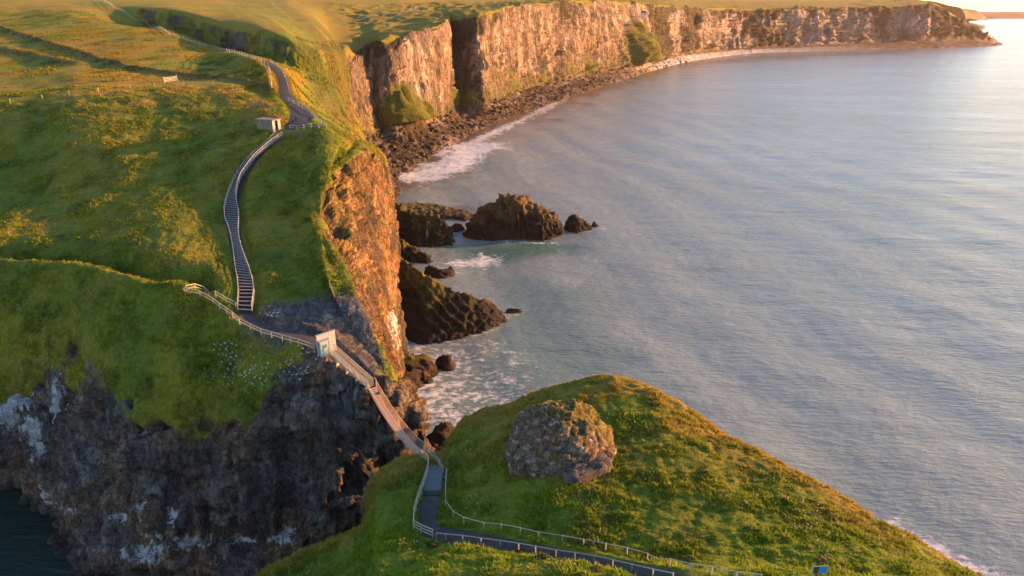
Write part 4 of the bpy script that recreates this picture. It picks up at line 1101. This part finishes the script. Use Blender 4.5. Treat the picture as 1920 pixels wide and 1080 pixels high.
stair_xy = np.array([tuple(p) for p in stair_c]); ptop_xy = np.array([tuple(p) for p in path_top]); phut_xy = np.array([tuple(p) for p in path_hut]); pis_xy = np.array([tuple(p) for p in path_isl])
def make_grass():
    # island
    ctr = VI[iq].mean(1)
    w = (1 - irock[iq].mean(1)) * (LV[iq].mean(1) > 0.6) * (LV[iq].mean(1) < 4.6)
    pos, f = scatter_on(VI, iq, w, 54000, 701)
    keep = polydist(pos[:, :2], pis_xy)[0] > 1.25
    do = np.hypot((pos[:, 0] - OUT.location.x) / 6.4, (pos[:, 1] - OUT.location.y) / 5.2) > 1
    k = keep & do; pos, f = pos[k], f[k]
    nr = NIf[iq[f, 0]]; tn = ci[iq[f, 0]]
    clump = sstep(-0.35, 0.4, fbm(pos, 2.4, 3, 711))
    h = (0.14 + 0.26 * clump) * (0.7 + 0.6 * rng.random(len(pos)))
    seedy = (rng.random(len(pos)) < 0.05) & (clump > 0.4)
    tn = tn.copy() * 1.65; tn[seedy] = mix(tn[seedy], (0.30, 0.24, 0.12), np.full(seedy.sum(), 0.7)); h[seedy] *= 1.25
    v1, t1, c1 = tuft_mesh(pos, nr, h, tn, 8, 721, 0.8, 0.2)
    me = np_mesh("island_grass", v1, None, M["blades"], False, t1); add_col(me, "tint", c1)
    tag(link("island_grass", me), "long tussocky grass all over the island top", "grass", kind="stuff")
    # mainland slopes near enough for tussocks to show
    cY = V[quads[:, 0], 1]; lvq = fv
    w = np.clip(grassy[quads].mean(1) - 0.3, 0, 1) * (cY < 205) * (lvq > 5.6) * (lvq < 9.8) * (fu > 0.55) * (fu < 14.2)
    pos, f = scatter_on(V, quads, w, 54000, 702)
    k = (polydist(pos[:, :2], stair_xy)[0] > 1.9) & (polydist(pos[:, :2], ptop_xy)[0] > 2.6) & (polydist(pos[:, :2], phut_xy)[0] > 1.5)
    pos, f = pos[k], f[k]
    nr = Nf[quads[f, 0]]; tn = col[quads[f, 0]] * 1.5
    clump = sstep(-0.35, 0.4, fbm(pos, 3.4, 3, 712))
    h = (0.16 + 0.30 * clump) * (0.7 + 0.6 * rng.random(len(pos)))
    seedy = rng.random(len(pos)) < 0.08
    tn[seedy] = mix(tn[seedy], (0.26, 0.19, 0.08), np.full(seedy.sum(), 0.7))
    v2, t2, c2 = tuft_mesh(pos, nr, h, tn, 6, 722, 0.8, 0.25)
    me = np_mesh("hill_grass", v2, None, M["blades"], False, t2); add_col(me, "tint", c2)
    tag(link("hill_grass", me), "tussocky grass over the headland slopes", "grass", kind="stuff")
    w = np.clip(grassy[quads].mean(1) - 0.3, 0, 1) * (((lvq > 3.0) & (lvq < 5.75) & (fu > 0.4) & (fu < 8)) | ((V1raw[quads[:, 0]] > 1.8) & (V1raw[quads[:, 0]] < 10.5) & (fu > 7) & (fu < 15.6) & (V[quads[:, 0], 1] > 195) & (V[quads[:, 0], 1] < 430)))
    pos, f = scatter_on(V, quads, w, 40000, 704)
    k = (polydist(pos[:, :2], ptop_xy)[0] > 2.4); pos, f = pos[k], f[k]
    nr = Nf[quads[f, 0]]; tn = col[quads[f, 0]] * 1.1
    clump = sstep(-0.3, 0.4, fbm(pos, 7, 3, 714))
    h = (0.18 + 0.36 * clump) * (0.7 + 0.6 * rng.random(len(pos)))
    v3, t3, c3 = tuft_mesh(pos, nr, h, tn, 5, 723, 0.5, 0.3)
    me = np_mesh("field_grass", v3, None, M["blades"], False, t3); add_col(me, "tint", c3)
    tag(link("field_grass", me), "rough grass of the sunlit fields and slopes", "grass", kind="stuff")
    # flower heads on the island, pale flecks on the cliff brow
    def flecks(name, pos, s, colr, lab, cat):
        n = len(pos); a = np.random.default_rng(5).random(n) * 6.28
        dx, dy = np.cos(a) * s, np.sin(a) * s
        v = np.stack([np.stack([pos[:, 0] + dx, pos[:, 1] + dy, pos[:, 2]], 1), np.stack([pos[:, 0] - dy, pos[:, 1] + dx, pos[:, 2] + s * 0.7], 1),
                      np.stack([pos[:, 0] - dx, pos[:, 1] - dy, pos[:, 2] + s * 0.3], 1), np.stack([pos[:, 0] + dy, pos[:, 1] - dx, pos[:, 2] - s * 0.4], 1)], 1)
        me = np_mesh(name, v.reshape(-1, 3), np.arange(n * 4).reshape(-1, 4), M["blades"], False)
        add_col(me, "tint", np.repeat(np.tile(np.array(colr), (n, 1)), 4, 0)); tag(link(name, me), lab, cat, kind="stuff")
    w = (1 - irock[iq].mean(1)) * (LV[iq].mean(1) > 1.2) * (LV[iq].mean(1) < 3.6) * sstep(0.10, 0.45, fbm(ctr, 5, 3, 731))
    pos, f = scatter_on(VI, iq, w, 420, 703); pos = pos[(polydist(pos[:, :2], pis_xy)[0] > 1.5)]; pos[:, 2] += 0.35 + 0.2 * rng.random(len(pos))
    flecks("wildflowers", pos, 0.05 + 0.05 * rng.random(len(pos)), (0.42, 0.42, 0.30), "pale flower heads sprinkled in the island's long grass", "wildflowers")
    pts = []
    r = np.random.default_rng(77)
    for px, py, sx, sy, n in ((430,668,26,18,50),(440,705,40,22,90),(460,690,30,20,40),(535,690,30,16,40),(565,700,16,16,26),(420,650,16,10,24),(505,590,16,6,30),(600,665,10,8,12),(575,660,14,8,16),(500,720,18,10,16),(120,740,10,30,20)):
        for _ in range(n):
            p = hm(px + r.normal() * sx * 0.6, py + r.normal() * sy * 0.6); pts.append((p.x, p.y - 0.1, p.z + 0.15))
    pos = np.array(pts)
    flecks("pale_flecks", pos, 0.08 + 0.10 * r.random(len(pos)), (0.66, 0.66, 0.68), "scattered white flecks over the grassy cliff brow below the fence", "flecks")
make_grass()

# ------------------------------------------------------------------ paths
def ribbon(name, line, half, mat, lab, dz=0.02, dy=0.0):
    pts = np.array([tuple(p) for p in line]); t = np.gradient(pts[:, :2], axis=0); t /= np.maximum(np.linalg.norm(t, axis=1, keepdims=True), 1e-6)
    nrm = np.stack([-t[:, 1], t[:, 0]], 1); hw = half if hasattr(half, "__len__") else np.full(len(pts), half)
    m = 7; c = np.linspace(-1, 1, m)
    jit = 0.32 * fbm(pts, 1.6, 3, 9)
    g = np.zeros((len(pts), m, 3))
    g[:, :, :2] = pts[:, None, :2] + nrm[:, None] * ((hw + jit)[:, None] * c)[:, :, None]
    g[:, :, 2] = pts[:, None, 2] + dz - 0.05 * np.abs(c)[None] ** 3
    return tag(link(name, np_mesh(name, g.reshape(-1, 3), grid_quads(len(pts), m), mat)), lab, "path", kind="structure")
ribbon("path", resample(path_isl, 0.5), np.interp(np.arange(len(resample(path_isl, 0.5))), [0, 30, 45, 60], [1.1, 1.1, 1.0, 0.8]), M["tarmac"], "black path winding over the island")
hw_top = np.interp(np.linspace(0, 1, len(path_top)), [0, 0.08, 0.2, 0.35, 0.5, 1], [1.0, 3.2, 3.4, 1.8, 1.5, 1.2])
ribbon("path", path_top, hw_top, M["gravel_path"], "grey path running down to the top of the stair")
ribbon("path", path_hut, 1.25, M["gravel_path"], "grey path from the stair foot to the gate")
pt2 = smooth_line([on_ground(hm(x, y)) for x, y in ((655,39),(690,33),(740,25),(770,17),(782,12))], 12)
ribbon("path", [on_ground(p) for p in resample(pt2, 2.5)], 1.6, plain("dry_track", (0.40, 0.30, 0.17), 0.9, 0.2), "thin pale track along the sunlit clifftop", 0.7)

# ------------------------------------------------------------------ fences
def fence(name, pts, label, post_h=1.15, rails=(0.4, 0.75, 1.1), spacing=1.8, mat="pale_wood", group=None, pw=0.11, rw=0.05, rh=0.10, drop=True, cat="fence", cap=False):
    pts = resample(pts, spacing)
    if drop: pts = [on_ground(p) for p in pts]
    root = empty(name, pts[0], label, cat, group)
    pm = MB().box((0, 0, post_h / 2 - 0.15), (pw, pw, post_h + 0.3)).mesh("post", M[mat])
    for p in pts:
        o = link("post", pm, root, p - pts[0]); o.rotation_euler = ((random.random() - .5) * .06, (random.random() - .5) * .06, random.random())
    for h in rails:
        b = MB()
        for a, c in zip(pts[:-1], pts[1:]):
            b.bar(a + Vector((0, 0, h)), c + Vector((0, 0, h)), rw, rh)
        b.build("rail", M[mat], root)
    return root
G_F = "pale timber fences beside the paths"
fence("timber_fence", [hm(x, y) for x, y in ((347,551),(375,556),(400,570),(425,588),(450,608),(490,628),(530,640),(560,648),(590,658))], "pale two rail fence running from the stair foot to the gate", 1.15, (0.55, 1.1), 2.0, group=G_F, rw=0.07, rh=0.13)
fence("timber_fence", [hm(x, y) for x, y in ((350,547),(385,549),(405,557),(425,569),(443,578))], "short pale fence joining the stair foot to the lookout corner", 1.15, (0.55, 1.1), 2.0, group=G_F, rw=0.07, rh=0.12)
# the long stair
root = empty("timber_stair", stair_c[0], "long curving timber stair climbing the grassy hillside", "stair")
L = [0.0]
for a, b in zip(stair_c[:-1], stair_c[1:]): L.append(L[-1] + math.hypot(b.x - a.x, b.y - a.y))
L = np.array(L); nst = int(L[-1] / 0.92)
sl_, sr_ = np.array([tuple(p) for p in stair_l]), np.array([tuple(p) for p in stair_r])
tm = MB().box((0, 0, 0), (1.0, 0.42, 0.10)).mesh("tread", M["tread"])
bm_l, bm_r = [], []
for i in range(nst):
    u = L[-1] * (i + 0.5) / nst
    a = np.array([np.interp(u, L, sl_[:, k]) for k in range(3)]); b = np.array([np.interp(u, L, sr_[:, k]) for k in range(3)])
    mid = (a + b) / 2; dv = b - a; ln = float(np.clip(np.hypot(dv[0], dv[1]), 1.4, 3.2)); ang = math.atan2(dv[1], dv[0])
    o = link("tread", tm, root, Vector(mid) - root.location + Vector((0, 0, 0.05)), (0, 0, ang)); o.scale = (ln, 1, 1)
    e = Vector((math.cos(ang), math.sin(ang), 0)) * ln / 2
    bm_l.append(Vector(mid) - e); bm_r.append(Vector(mid) + e)
underlay = MB()
for k in range(len(stair_l) - 1):
    q = [stair_l[k], stair_r[k], stair_r[k + 1], stair_l[k + 1]]; q = [v + Vector((0, 0, -0.16)) for v in q]
    underlay.poly(q + [v + Vector((0, 0, -0.3)) for v in q], [(0, 1, 2, 3), (7, 6, 5, 4), (0, 4, 5, 1), (3, 2, 6, 7)])
underlay.build("tread_gap_shade", M["tarmac"], root)  # dark underlay added so the gaps between treads look shaded
for line in (bm_l, bm_r):
    b = MB()
    for p, q in zip(line[:-1], line[1:]): b.bar(p + Vector((0, 0, 0.02)), q + Vector((0, 0, 0.02)), 0.08, 0.26)
    b.build("stringer", M["grey_wood"], root)
fl = [p for i, p in enumerate(bm_l) if i % 4 == 0]; fr_ = [p for i, p in enumerate(bm_r) if i % 4 == 0]
fence("stair_railing", fl, "pale railing along the left edge of the long timber stair", 1.05, (0.5, 1.0), 2.4, group="railings of the long stair", drop=False, rw=0.07, rh=0.10, cat="railing")
fence("stair_railing", fr_, "pale railing along the right edge of the long timber stair", 1.05, (0.5, 1.0), 2.4, group="railings of the long stair", drop=False, rw=0.07, rh=0.10, cat="railing")
fence("timber_fence", [hm(x, y) for x, y in ((541,190),(560,200),(575,208),(590,222),(612,240))], "pale fence on the seaward side of the stair top landing", 1.2, (0.55, 1.1), 2.6, group=G_F, rw=0.08, rh=0.12)
fence("timber_fence", [hm(x, y) for x, y in ((544,243),(570,242),(598,240),(612,240))], "pale fence across the front of the stair top landing", 1.2, (0.55, 1.1), 2.6, group=G_F, rw=0.08, rh=0.12)
fence("timber_fence", [hm(x, y) for x, y in ((508,118),(520,127),(531,139),(537,152),(541,166),(543,176))], "pale rail beside the upper path above the landing", 1.2, (1.1,), 3.0, group=G_F, rw=0.1, rh=0.14)
fence("field_fence", [hm(x, y) for x, y in ((20,193),(80,186),(130,178),(185,173),(245,166),(290,163),(345,160),(400,158))], "line of small posts along the brow of the hill", 1.2, (1.05,), 6.0, group="post and wire field fences", pw=0.16, rw=0.03, rh=0.03)
fence("field_fence", [hm(x, y) for x, y in ((195,3),(215,16),(245,34),(280,51),(320,67),(360,81),(400,91),(440,100),(470,109),(490,117))], "long fence following the upper path across the fields", 1.3, (0.6, 1.15), 5.0, group="post and wire field fences", pw=0.2, rw=0.08, rh=0.12)
fence("field_fence", [hm(x, y) for x, y in ((490,117),(503,126),(508,142),(510,166))], "short fence closing the field beside the upper path", 1.3, (1.1,), 5.0, group="post and wire field fences", pw=0.2, rw=0.06, rh=0.08)
# field gate
a, b = on_ground(hm(308, 155)), on_ground(hm(332, 152))
gt = empty("field_gate", a, "small pale wooden gate in the field above the brow", "gate")
for p in (a, b): MB().box((p.x, p.y, p.z + 0.8), (0.22, 0.22, 1.9)).build("post", M["pale_wood"], gt)
for h in (0.3, 0.65, 1.0, 1.35): MB().bar(a + Vector((0, 0, h)), b + Vector((0, 0, h)), 0.07, 0.16).build("rail", M["pale_wood"], gt)
MB().bar(a + Vector((0, -0.06, 0.3)), b + Vector((0, -0.06, 1.35)), 0.05, 0.12).build("brace", M["pale_wood"], gt)

# island fences
GI = "pale fences along the island path"
lf = [(791,858),(804,870),(803,886),(795,912),(784,942),(777,968),(776,992),(790,1000),(812,1010)]
fence("island_fence", [hj(x, y) for x, y in lf], "close railed fence on the chasm side of the island path", 1.25, (0.4, 0.8, 1.2), 1.6, group=GI, rw=0.06, rh=0.09)
fence("island_fence", [hj(x, y) for x, y in ((803,852),(815,864),(824,876),(831,888))], "short metal railing beside the bridge landing", 1.15, (0.55, 1.1), 1.5, "metal", group=GI, rw=0.06, rh=0.07)
pf = [(819,1012),(836,1014),(868,1017),(902,1022),(938,1027),(972,1032),(1004,1038),(1042,1045),(1078,1050),(1114,1056),(1148,1064),(1185,1073),(1223,1082),(1260,1090)]
fence("island_fence", [hj(x, y) for x, y in pf], "single rail fence along the near edge of the island path", 0.95, (0.92,), 2.2, group=GI, rw=0.06, rh=0.08)
uf = [(838,890),(836,920),(836,950),(850,970),(870,982),(907,992),(940,995),(976,1002),(1010,1010),(1054,1017),(1094,1024),(1135,1032),(1175,1040),(1213,1051),(1255,1062),(1294,1071),(1333,1077),(1380,1087),(1425,1092)]
fence("island_fence", [hj(x, y) for x, y in uf], "rope rail fence across the island slope above the path", 0.9, (0.86,), 2.3, group=GI, rw=0.055, rh=0.06)

# landing and upper steps on the island
lan = [hj(797,860), hj(806,868), hj(815,878)]
ls = empty("landing_ramp", lan[0], "dark ramp and steps from the rope bridge onto the island", "ramp")
for k in range(7):
    t = k / 6; p = Vector(path_isl[0]).lerp(Vector(path_isl[10]), t)
    dv = Vector(path_isl[10]) - Vector(path_isl[0]); ang = math.atan2(dv.y, dv.x)
    MB().box((p.x, p.y, p.z + 0.03), (dv.length / 6 * 0.93, 2.0, 0.14), ang).build("step", plain("step_board", (0.085 + 0.012 * (k % 3), 0.105 + 0.012 * (k % 3), 0.125 + 0.015 * (k % 3)), 0.5, 0.25) if k < 3 else M["tarmac"] if k > 5 else bpy.data.materials["step_board"], ls)

# ------------------------------------------------------------------ rope bridge
bA = Vector(P(697, 727, 89.5)); bA.z = 31.2; bA = Vector(Z(697, 727, 31.2))
bB = Vector(Z(799, 858, 30.2))
rb = empty("rope_bridge", bA, "narrow rope bridge of wooden planks hung across the chasm", "bridge")
nb = 50
dirb = (bB - bA); hdir = Vector((dirb.x, dirb.y, 0)).normalized(); sdir = Vector((hdir.y, -hdir.x, 0))
def bpt(t, off=0.0, up=0.0, sag=1.5): 
    p = bA.lerp(bB, t); p = p + sdir * off; p.z += up - sag * 4 * t * (1 - t); return p
pmesh = MB().box((0, 0, 0), (0.25, 1.0, 0.05)).mesh("plank", M["plank"])
for i in range(nb):
    t = (i + 0.5) / nb; p = bpt(t); s = bpt(t + 0.01) - bpt(t - 0.01)
    o = link("plank", pmesh, rb, p - rb.location, (0, -math.atan2(s.z, math.hypot(s.x, s.y)), math.atan2(hdir.y, hdir.x)))
for off in (-0.55, 0.55):
    MB().tube([bpt(t, off, -0.06) for t in np.linspace(0, 1, 24)], 0.035).build("cable", M["rope"], rb)
for off in (-0.72, 0.72):
    MB().tube([bpt(t, off, 1.15, 1.35) for t in np.linspace(-0.03, 1.03, 26)], 0.045).build("hand_rope", M["rope"], rb)
    net = MB(); k = 64
    for i in range(k):
        for dj in (-2.2, 2.2):
            t0, t1 = i / k, min(max((i + dj) / k, 0), 1)
            net.tube([bpt(t0, off * 0.80, 0.0), bpt(t1, off, 1.15, 1.36)], 0.013, 3)
    for f in (0.33, 0.66):
        net.tube([bpt(t, off * (0.8 + 0.2 * f), 1.15 * f, 1.5 - 0.14 * f) for t in np.linspace(0, 1, 20)], 0.014, 3)
    net.build("netting", M["rope"], rb)
mp = MB().box((0, 0, 0.55), (0.14, 0.14, 1.7))
for t, s in ((0, -1), (0, 1), (1, -1), (1, 1)):
    p = bpt(t, 0.75 * s); MB().box((p.x, p.y, p.z + 0.45), (0.14, 0.14, 1.7)).build("anchor_post", M["metal"], rb)

# steps from the gate down to the bridge
s0 = Vector(Z(622, 660, 35.2)); s1 = bA + Vector((0, 0, 0.0)) - hdir * 0.3
ms = empty("bridge_steps", s0, "narrow railed steps going down from the gate to the rope bridge", "steps")
dv = s1 - s0; hd = Vector((dv.x, dv.y, 0)).normalized(); sd2 = Vector((hd.y, -hd.x, 0)); ang = math.atan2(hd.y, hd.x)
stm = MB().box((0, 0, 0), (0.30, 1.1, 0.05)).mesh("tread", M["metal"])
for i in range(26):
    p = s0 + dv * ((i + 0.5) / 26); link("tread", stm, ms, p - s0, (0, 0, ang))
for s in (-0.58, 0.58):
    MB().bar(s0 + sd2 * s, s1 + sd2 * s, 0.06, 0.24).build("stringer", M["metal"], ms)
    for h in (0.45, 0.8, 1.15):
        MB().bar(s0 + sd2 * s + Vector((0, 0, h)), s1 + sd2 * s + Vector((0, 0, h)), 0.08, 0.08).build("rail", M["pale_wood"], ms)
    for i in range(7):
        p = s0 + dv * (i / 6) + sd2 * s; MB().box((p.x, p.y, p.z + 0.5), (0.07, 0.07, 1.3)).build("post", M["metal"], ms)
for i in range(4):
    p = s0 + dv * ((i + 0.6) / 4); g = ground(p.x, p.y)
    if p.z - g > 0.3: MB().box((p.x, p.y, (p.z + g) / 2 - 0.3), (0.12, 0.9, p.z - g + 0.4), ang).build("support", M["metal"], ms)

# gate wall and kiosk
ga, gb = Vector(Z(596, 662, 35.3)), Vector(Z(630, 650, 35.3))
gw = empty("gate_wall", ga, "pale concrete gateway wall with an opening at the head of the steps", "gateway")
gd = gb - ga; gl = gd.length; gang = math.atan2(gd.y, gd.x)
def gpt(u, z): p = ga + gd * (u / gl); return (p.x, p.y, ga.z + z)
MB().box(gpt(gl * 0.14, 1.15), (gl * 0.28, 0.30, 3.3), gang).build("pier", M["concrete"], gw)
MB().box(gpt(gl * 0.82, 1.15), (gl * 0.36, 0.30, 3.3), gang).build("pier", M["concrete"], gw)
MB().box(gpt(gl * 0.46, 2.42), (gl * 0.36 - 0.01, 0.30, 0.76), gang).build("lintel", M["concrete"], gw)
MB().box(gpt(gl * 0.5, 2.86), (gl + 0.12, 0.40, 0.11), gang).build("coping", M["concrete"], gw)
kb = Vector(Z(608, 664, 34.9)); kk_ = empty("kiosk", kb, "small pale blue sentry box with a notice in front of the gate wall", "kiosk")
kx, ky, kz = kb
MB().box((kx - 0.05, ky, kz + 1.1), (1.35, 1.1, 2.5), gang).build("cabin", M["blue_paint"], kk_)
MB().box((kx - 0.05, ky, kz + 2.41), (1.6, 1.35, 0.12), gang).build("roof", M["concrete"], kk_)
ca, sa = math.cos(gang), math.sin(gang)
def kloc(a, b, z): return (kx - 0.05 + a * ca - b * sa, ky + a * sa + b * ca, kz + z)
kdoor = MB().box(kloc(0.70, 0.0, 1.15), (0.05, 0.86, 2.2), gang).build("door", M["white"], kk_)
MB().box(kloc(0.74, 0.0, 1.3), (0.03, 0.5, 1.4), gang).build("notice_panel", M["orange_notice"], kk_).parent = kdoor
MB().box(kloc(0.0, -0.57, 1.55), (0.7, 0.04, 0.55), gang).build("window", M["slate"], kk_)

# stone hut by the stair top
hp = on_ground(hm(508, 241)); hz = hp.z
ht = empty("stone_hut", hp, "low flat roofed stone hut cut into the slope at the stair top", "hut")
ra = R(-24); ca, sa = math.cos(ra), math.sin(ra)
def hl(a, b, z): return (hp.x + a * ca - b * sa, hp.y + a * sa + b * ca, hz + z)
hut_stone = plain("hut_stone", (0.22, 0.17, 0.14), 0.85, 0.3, 2.0)
MB().box(hl(-0.6, -1.2, 0.8), (5.0, 0.35, 2.6), ra).build("wall", hut_stone, ht)
MB().box(hl(-0.6, 1.2, 0.8), (5.0, 0.35, 2.6), ra).build("wall", hut_stone, ht)
MB().box(hl(-2.9, 0, 0.8), (0.35, 2.04, 2.6), ra).build("wall", hut_stone, ht)
MB().box(hl(1.73, -0.95, 0.8), (0.35, 0.85, 2.6), ra).build("door_jamb", M["concrete"], ht)
MB().box(hl(1.73, 0.95, 0.8), (0.35, 0.85, 2.6), ra).build("door_jamb", M["concrete"], ht)
MB().box(hl(1.4, 0.0, 0.8), (0.1, 1.3, 2.5), ra).build("doorway_shade", M["dark"], ht)  # dark sheet in the open doorway, standing in for the unlit inside
MB().box(hl(-0.55, 0, 2.22), (5.5, 3.2, 0.24), ra).build("roof", plain("hut_roof", (0.20, 0.165, 0.14), 0.85, 0.25), ht)

# information sign on the island
sa_, sb_ = hj(1519, 1088), hj(1546, 1090)
sg = empty("information_sign", sa_, "blue information board on two wooden posts in the island grass", "sign")
for p in (sa_, sb_): MB().box((p.x, p.y, p.z + 0.75), (0.09, 0.09, 1.9)).build("post", M["pale_wood"], sg)
mid = (sa_ + sb_) / 2; wdt = (sb_ - sa_).length; ang = math.atan2((sb_ - sa_).y, (sb_ - sa_).x)
def sgp(u, out, z): return (mid.x + u * math.cos(ang) + out * math.sin(ang), mid.y + u * math.sin(ang) - out * math.cos(ang), mid.z + z)
sboard = MB().box(sgp(0, 0, 1.25), (wdt - 0.12, 0.05, 0.80), ang).build("board", M["pale_wood"], sg)
MB().box(sgp(0.18 * wdt, 0.04, 1.25), (wdt * 0.52, 0.02, 0.72), ang).build("blue_panel", plain("blue_print", (0.02, 0.26, 0.55), 0.4, 0.3, 4), sg).parent = sboard
MB().box(sgp(-0.27 * wdt, 0.04, 1.25), (wdt * 0.34, 0.02, 0.72), ang).build("photo_panel", plain("dark_print", (0.06, 0.045, 0.05), 0.4, 0.5, 6), sg).parent = sboard

# white house on the far clifftop
hq = on_ground(Vector(P(1207, 5, 1010)))
hs = empty("white_house", hq, "tiny white house on the far clifftop", "house")
x, y, z = hq
MB().box((x, y, z + 2.0), (8, 6, 5)).build("wall", M["white"], hs)
rf = MB(); rf.poly([(x-4.3,y-3.4,z+4.5),(x+4.3,y-3.4,z+4.5),(x+4.3,y+3.4,z+4.5),(x-4.3,y+3.4,z+4.5),(x-4.3,y,z+7),(x+4.3,y,z+7)], [(0,1,5,4),(2,3,4,5),(0,4,3),(1,2,5),(3,2,1,0)])
rf.build("roof", M["slate"], hs)
for wx in (-2.3, 0.1, 2.4): MB().box((x + wx, y - 3.02, z + 2.6), (1.0, 0.1, 1.3)).build("window", M["slate"], hs)

# shrubs along the island path
def shrub(px, py, s, lab, seed, tintc=(0.05, 0.07, 0.018)):
    c = on_ground(hj(px, py)); r = np.random.default_rng(seed); n = 900
    root = empty("shrub", c, lab, "shrub", "shrubs along the island path")
    dirs = r.normal(size=(n, 3)); dirs /= np.linalg.norm(dirs, axis=1, keepdims=True); dirs[:, 2] = np.abs(dirs[:, 2])
    rad = s * (0.45 + 0.55 * r.random((n, 1))) * (0.8 + 0.4 * fbm(dirs * 3 + seed, 1.0, 2, seed)[:, None])
    pos = dirs * rad * np.array((1.25, 1.0, 0.75))
    a = r.random(n) * 6.28; sz = s * 0.14
    e1 = np.stack([np.cos(a), np.sin(a), r.normal(size=n) * 0.5], 1) * sz; e2 = np.cross(dirs, e1); e2 /= np.maximum(np.linalg.norm(e2, axis=1, keepdims=True), 1e-6); e2 *= sz * 0.7
    v = np.stack([pos - e1, pos - e2, pos + e1, pos + e2], 1).reshape(-1, 3)
    me = np_mesh("foliage", v, np.arange(n * 4).reshape(-1, 4), M["blades"], False)
    add_col(me, "tint", np.repeat(np.array(tintc) * (0.9 + 1.3 * r.random((n, 1))), 4, 0)); link("foliage", me, root)
    b = MB()
    for k in range(6):
        q = Vector(dirs[k]) * s * 0.7; b.tube([(0, 0, -0.1), tuple(q * 0.5), tuple(q)], 0.02, 4)
    link("stem", b.mesh("stem", M["grey_wood"]), root)
shrub(975, 1042, 0.95, "largest dark shrub overhanging the near edge of the island path", 811, (0.035, 0.05, 0.014))
shrub(1018, 1048, 0.75, "rounded green shrub just right of the largest path shrub", 812)
shrub(1055, 1056, 0.65, "yellowish green shrub in the middle of the path edge row", 813, (0.09, 0.09, 0.02))
shrub(1090, 1062, 0.6, "small green shrub near the right end of the path edge row", 814)
shrub(1117, 1068, 0.55, "last yellowish shrub at the right end of the path edge row", 815, (0.10, 0.09, 0.025))
shrub(812, 1022, 0.7, "dark shrub at the corner below the close railed fence", 816, (0.04, 0.065, 0.014))
shrub(1545, 1052, 0.7, "pale leafy plant growing just behind the blue sign", 817, (0.15, 0.13, 0.05))

# gulls over the sea
def gull(px, py, Y, bank, yaw, lab):
    c = Vector(P(px, py, Y)); g = empty("gull", c, lab, "bird", "gulls flying over the sea"); g.rotation_euler = (0, bank, yaw)
    b = MB(); b.tube([(0, -0.30, 0), (0, -0.2, 0.01), (0, 0.05, 0.02), (0, 0.2, 0.03), (0, 0.30, 0.02)], 0.06, 6)
    me = b.mesh("body", M["bird"])
    for v in me.vertices:
        k = 1.0 - min(1, abs(v.co.y) / 0.34) ** 2 * 0.8; v.co.x *= k; v.co.z *= k
    link("body", me, g)
    for s in (-1, 1):
        w = MB()
        w.poly([(0.04*s,0.10,0.03),(0.34*s,0.16,0.14),(0.72*s,0.02,0.08),(0.36*s,0.00,0.13),(0.04*s,-0.08,0.03),
                (0.04*s,0.10,0.01),(0.34*s,0.16,0.12),(0.72*s,0.02,0.07),(0.36*s,0.00,0.11),(0.04*s,-0.08,0.01)],
               [(0,1,3,4),(1,2,3),(9,8,6,5),(8,7,6),(0,5,6,1),(1,6,7,2),(2,7,8,3),(3,8,9,4)])
        link("wing", w.mesh("wing", M["bird"]), g)
    t = MB().poly([(-0.03,-0.26,0.0),(0.03,-0.26,0.0),(0.08,-0.44,0.0),(-0.08,-0.44,0.0),(-0.03,-0.26,0.02),(0.03,-0.26,0.02),(0.08,-0.44,0.01),(-0.08,-0.44,0.01)],
                  [(3,2,1,0),(4,5,6,7),(0,1,5,4),(1,2,6,5),(2,3,7,6),(3,0,4,7)]); link("tail", t.mesh("tail", M["bird"]), g)
gull(1682, 677, 84, R(70), R(20), "gull banking steeply over the open sea, farthest out of the three")
gull(1838, 738, 80, R(60), R(-10), "gull near the right edge of the picture over the sea")
gull(1736, 850, 78, R(50), R(35), "gull low over the water closest to the grassy island slope")

# ------------------------------------------------------------------ air
hb = MB(); hb.box((0, 13000, 67.5), (64000, 54000, 165)); 
hm_, hnt, hbs = new_mat("air")
hnt.nodes.remove(hbs)
pv = nnode(hnt, "ShaderNodeVolumePrincipled"); pv.inputs["Color"].default_value = (1.0, 0.84, 0.74, 1); pv.inputs["Density"].default_value = HAZE_DENSITY; pv.inputs["Anisotropy"].default_value = 0.35
hnt.links.new(pv.outputs[0], hnt.nodes["Material Output"].inputs["Volume"])
ho = hb.build("haze", hm_); tag(ho, "pale evening haze over sea and coast", "haze", kind="stuff")
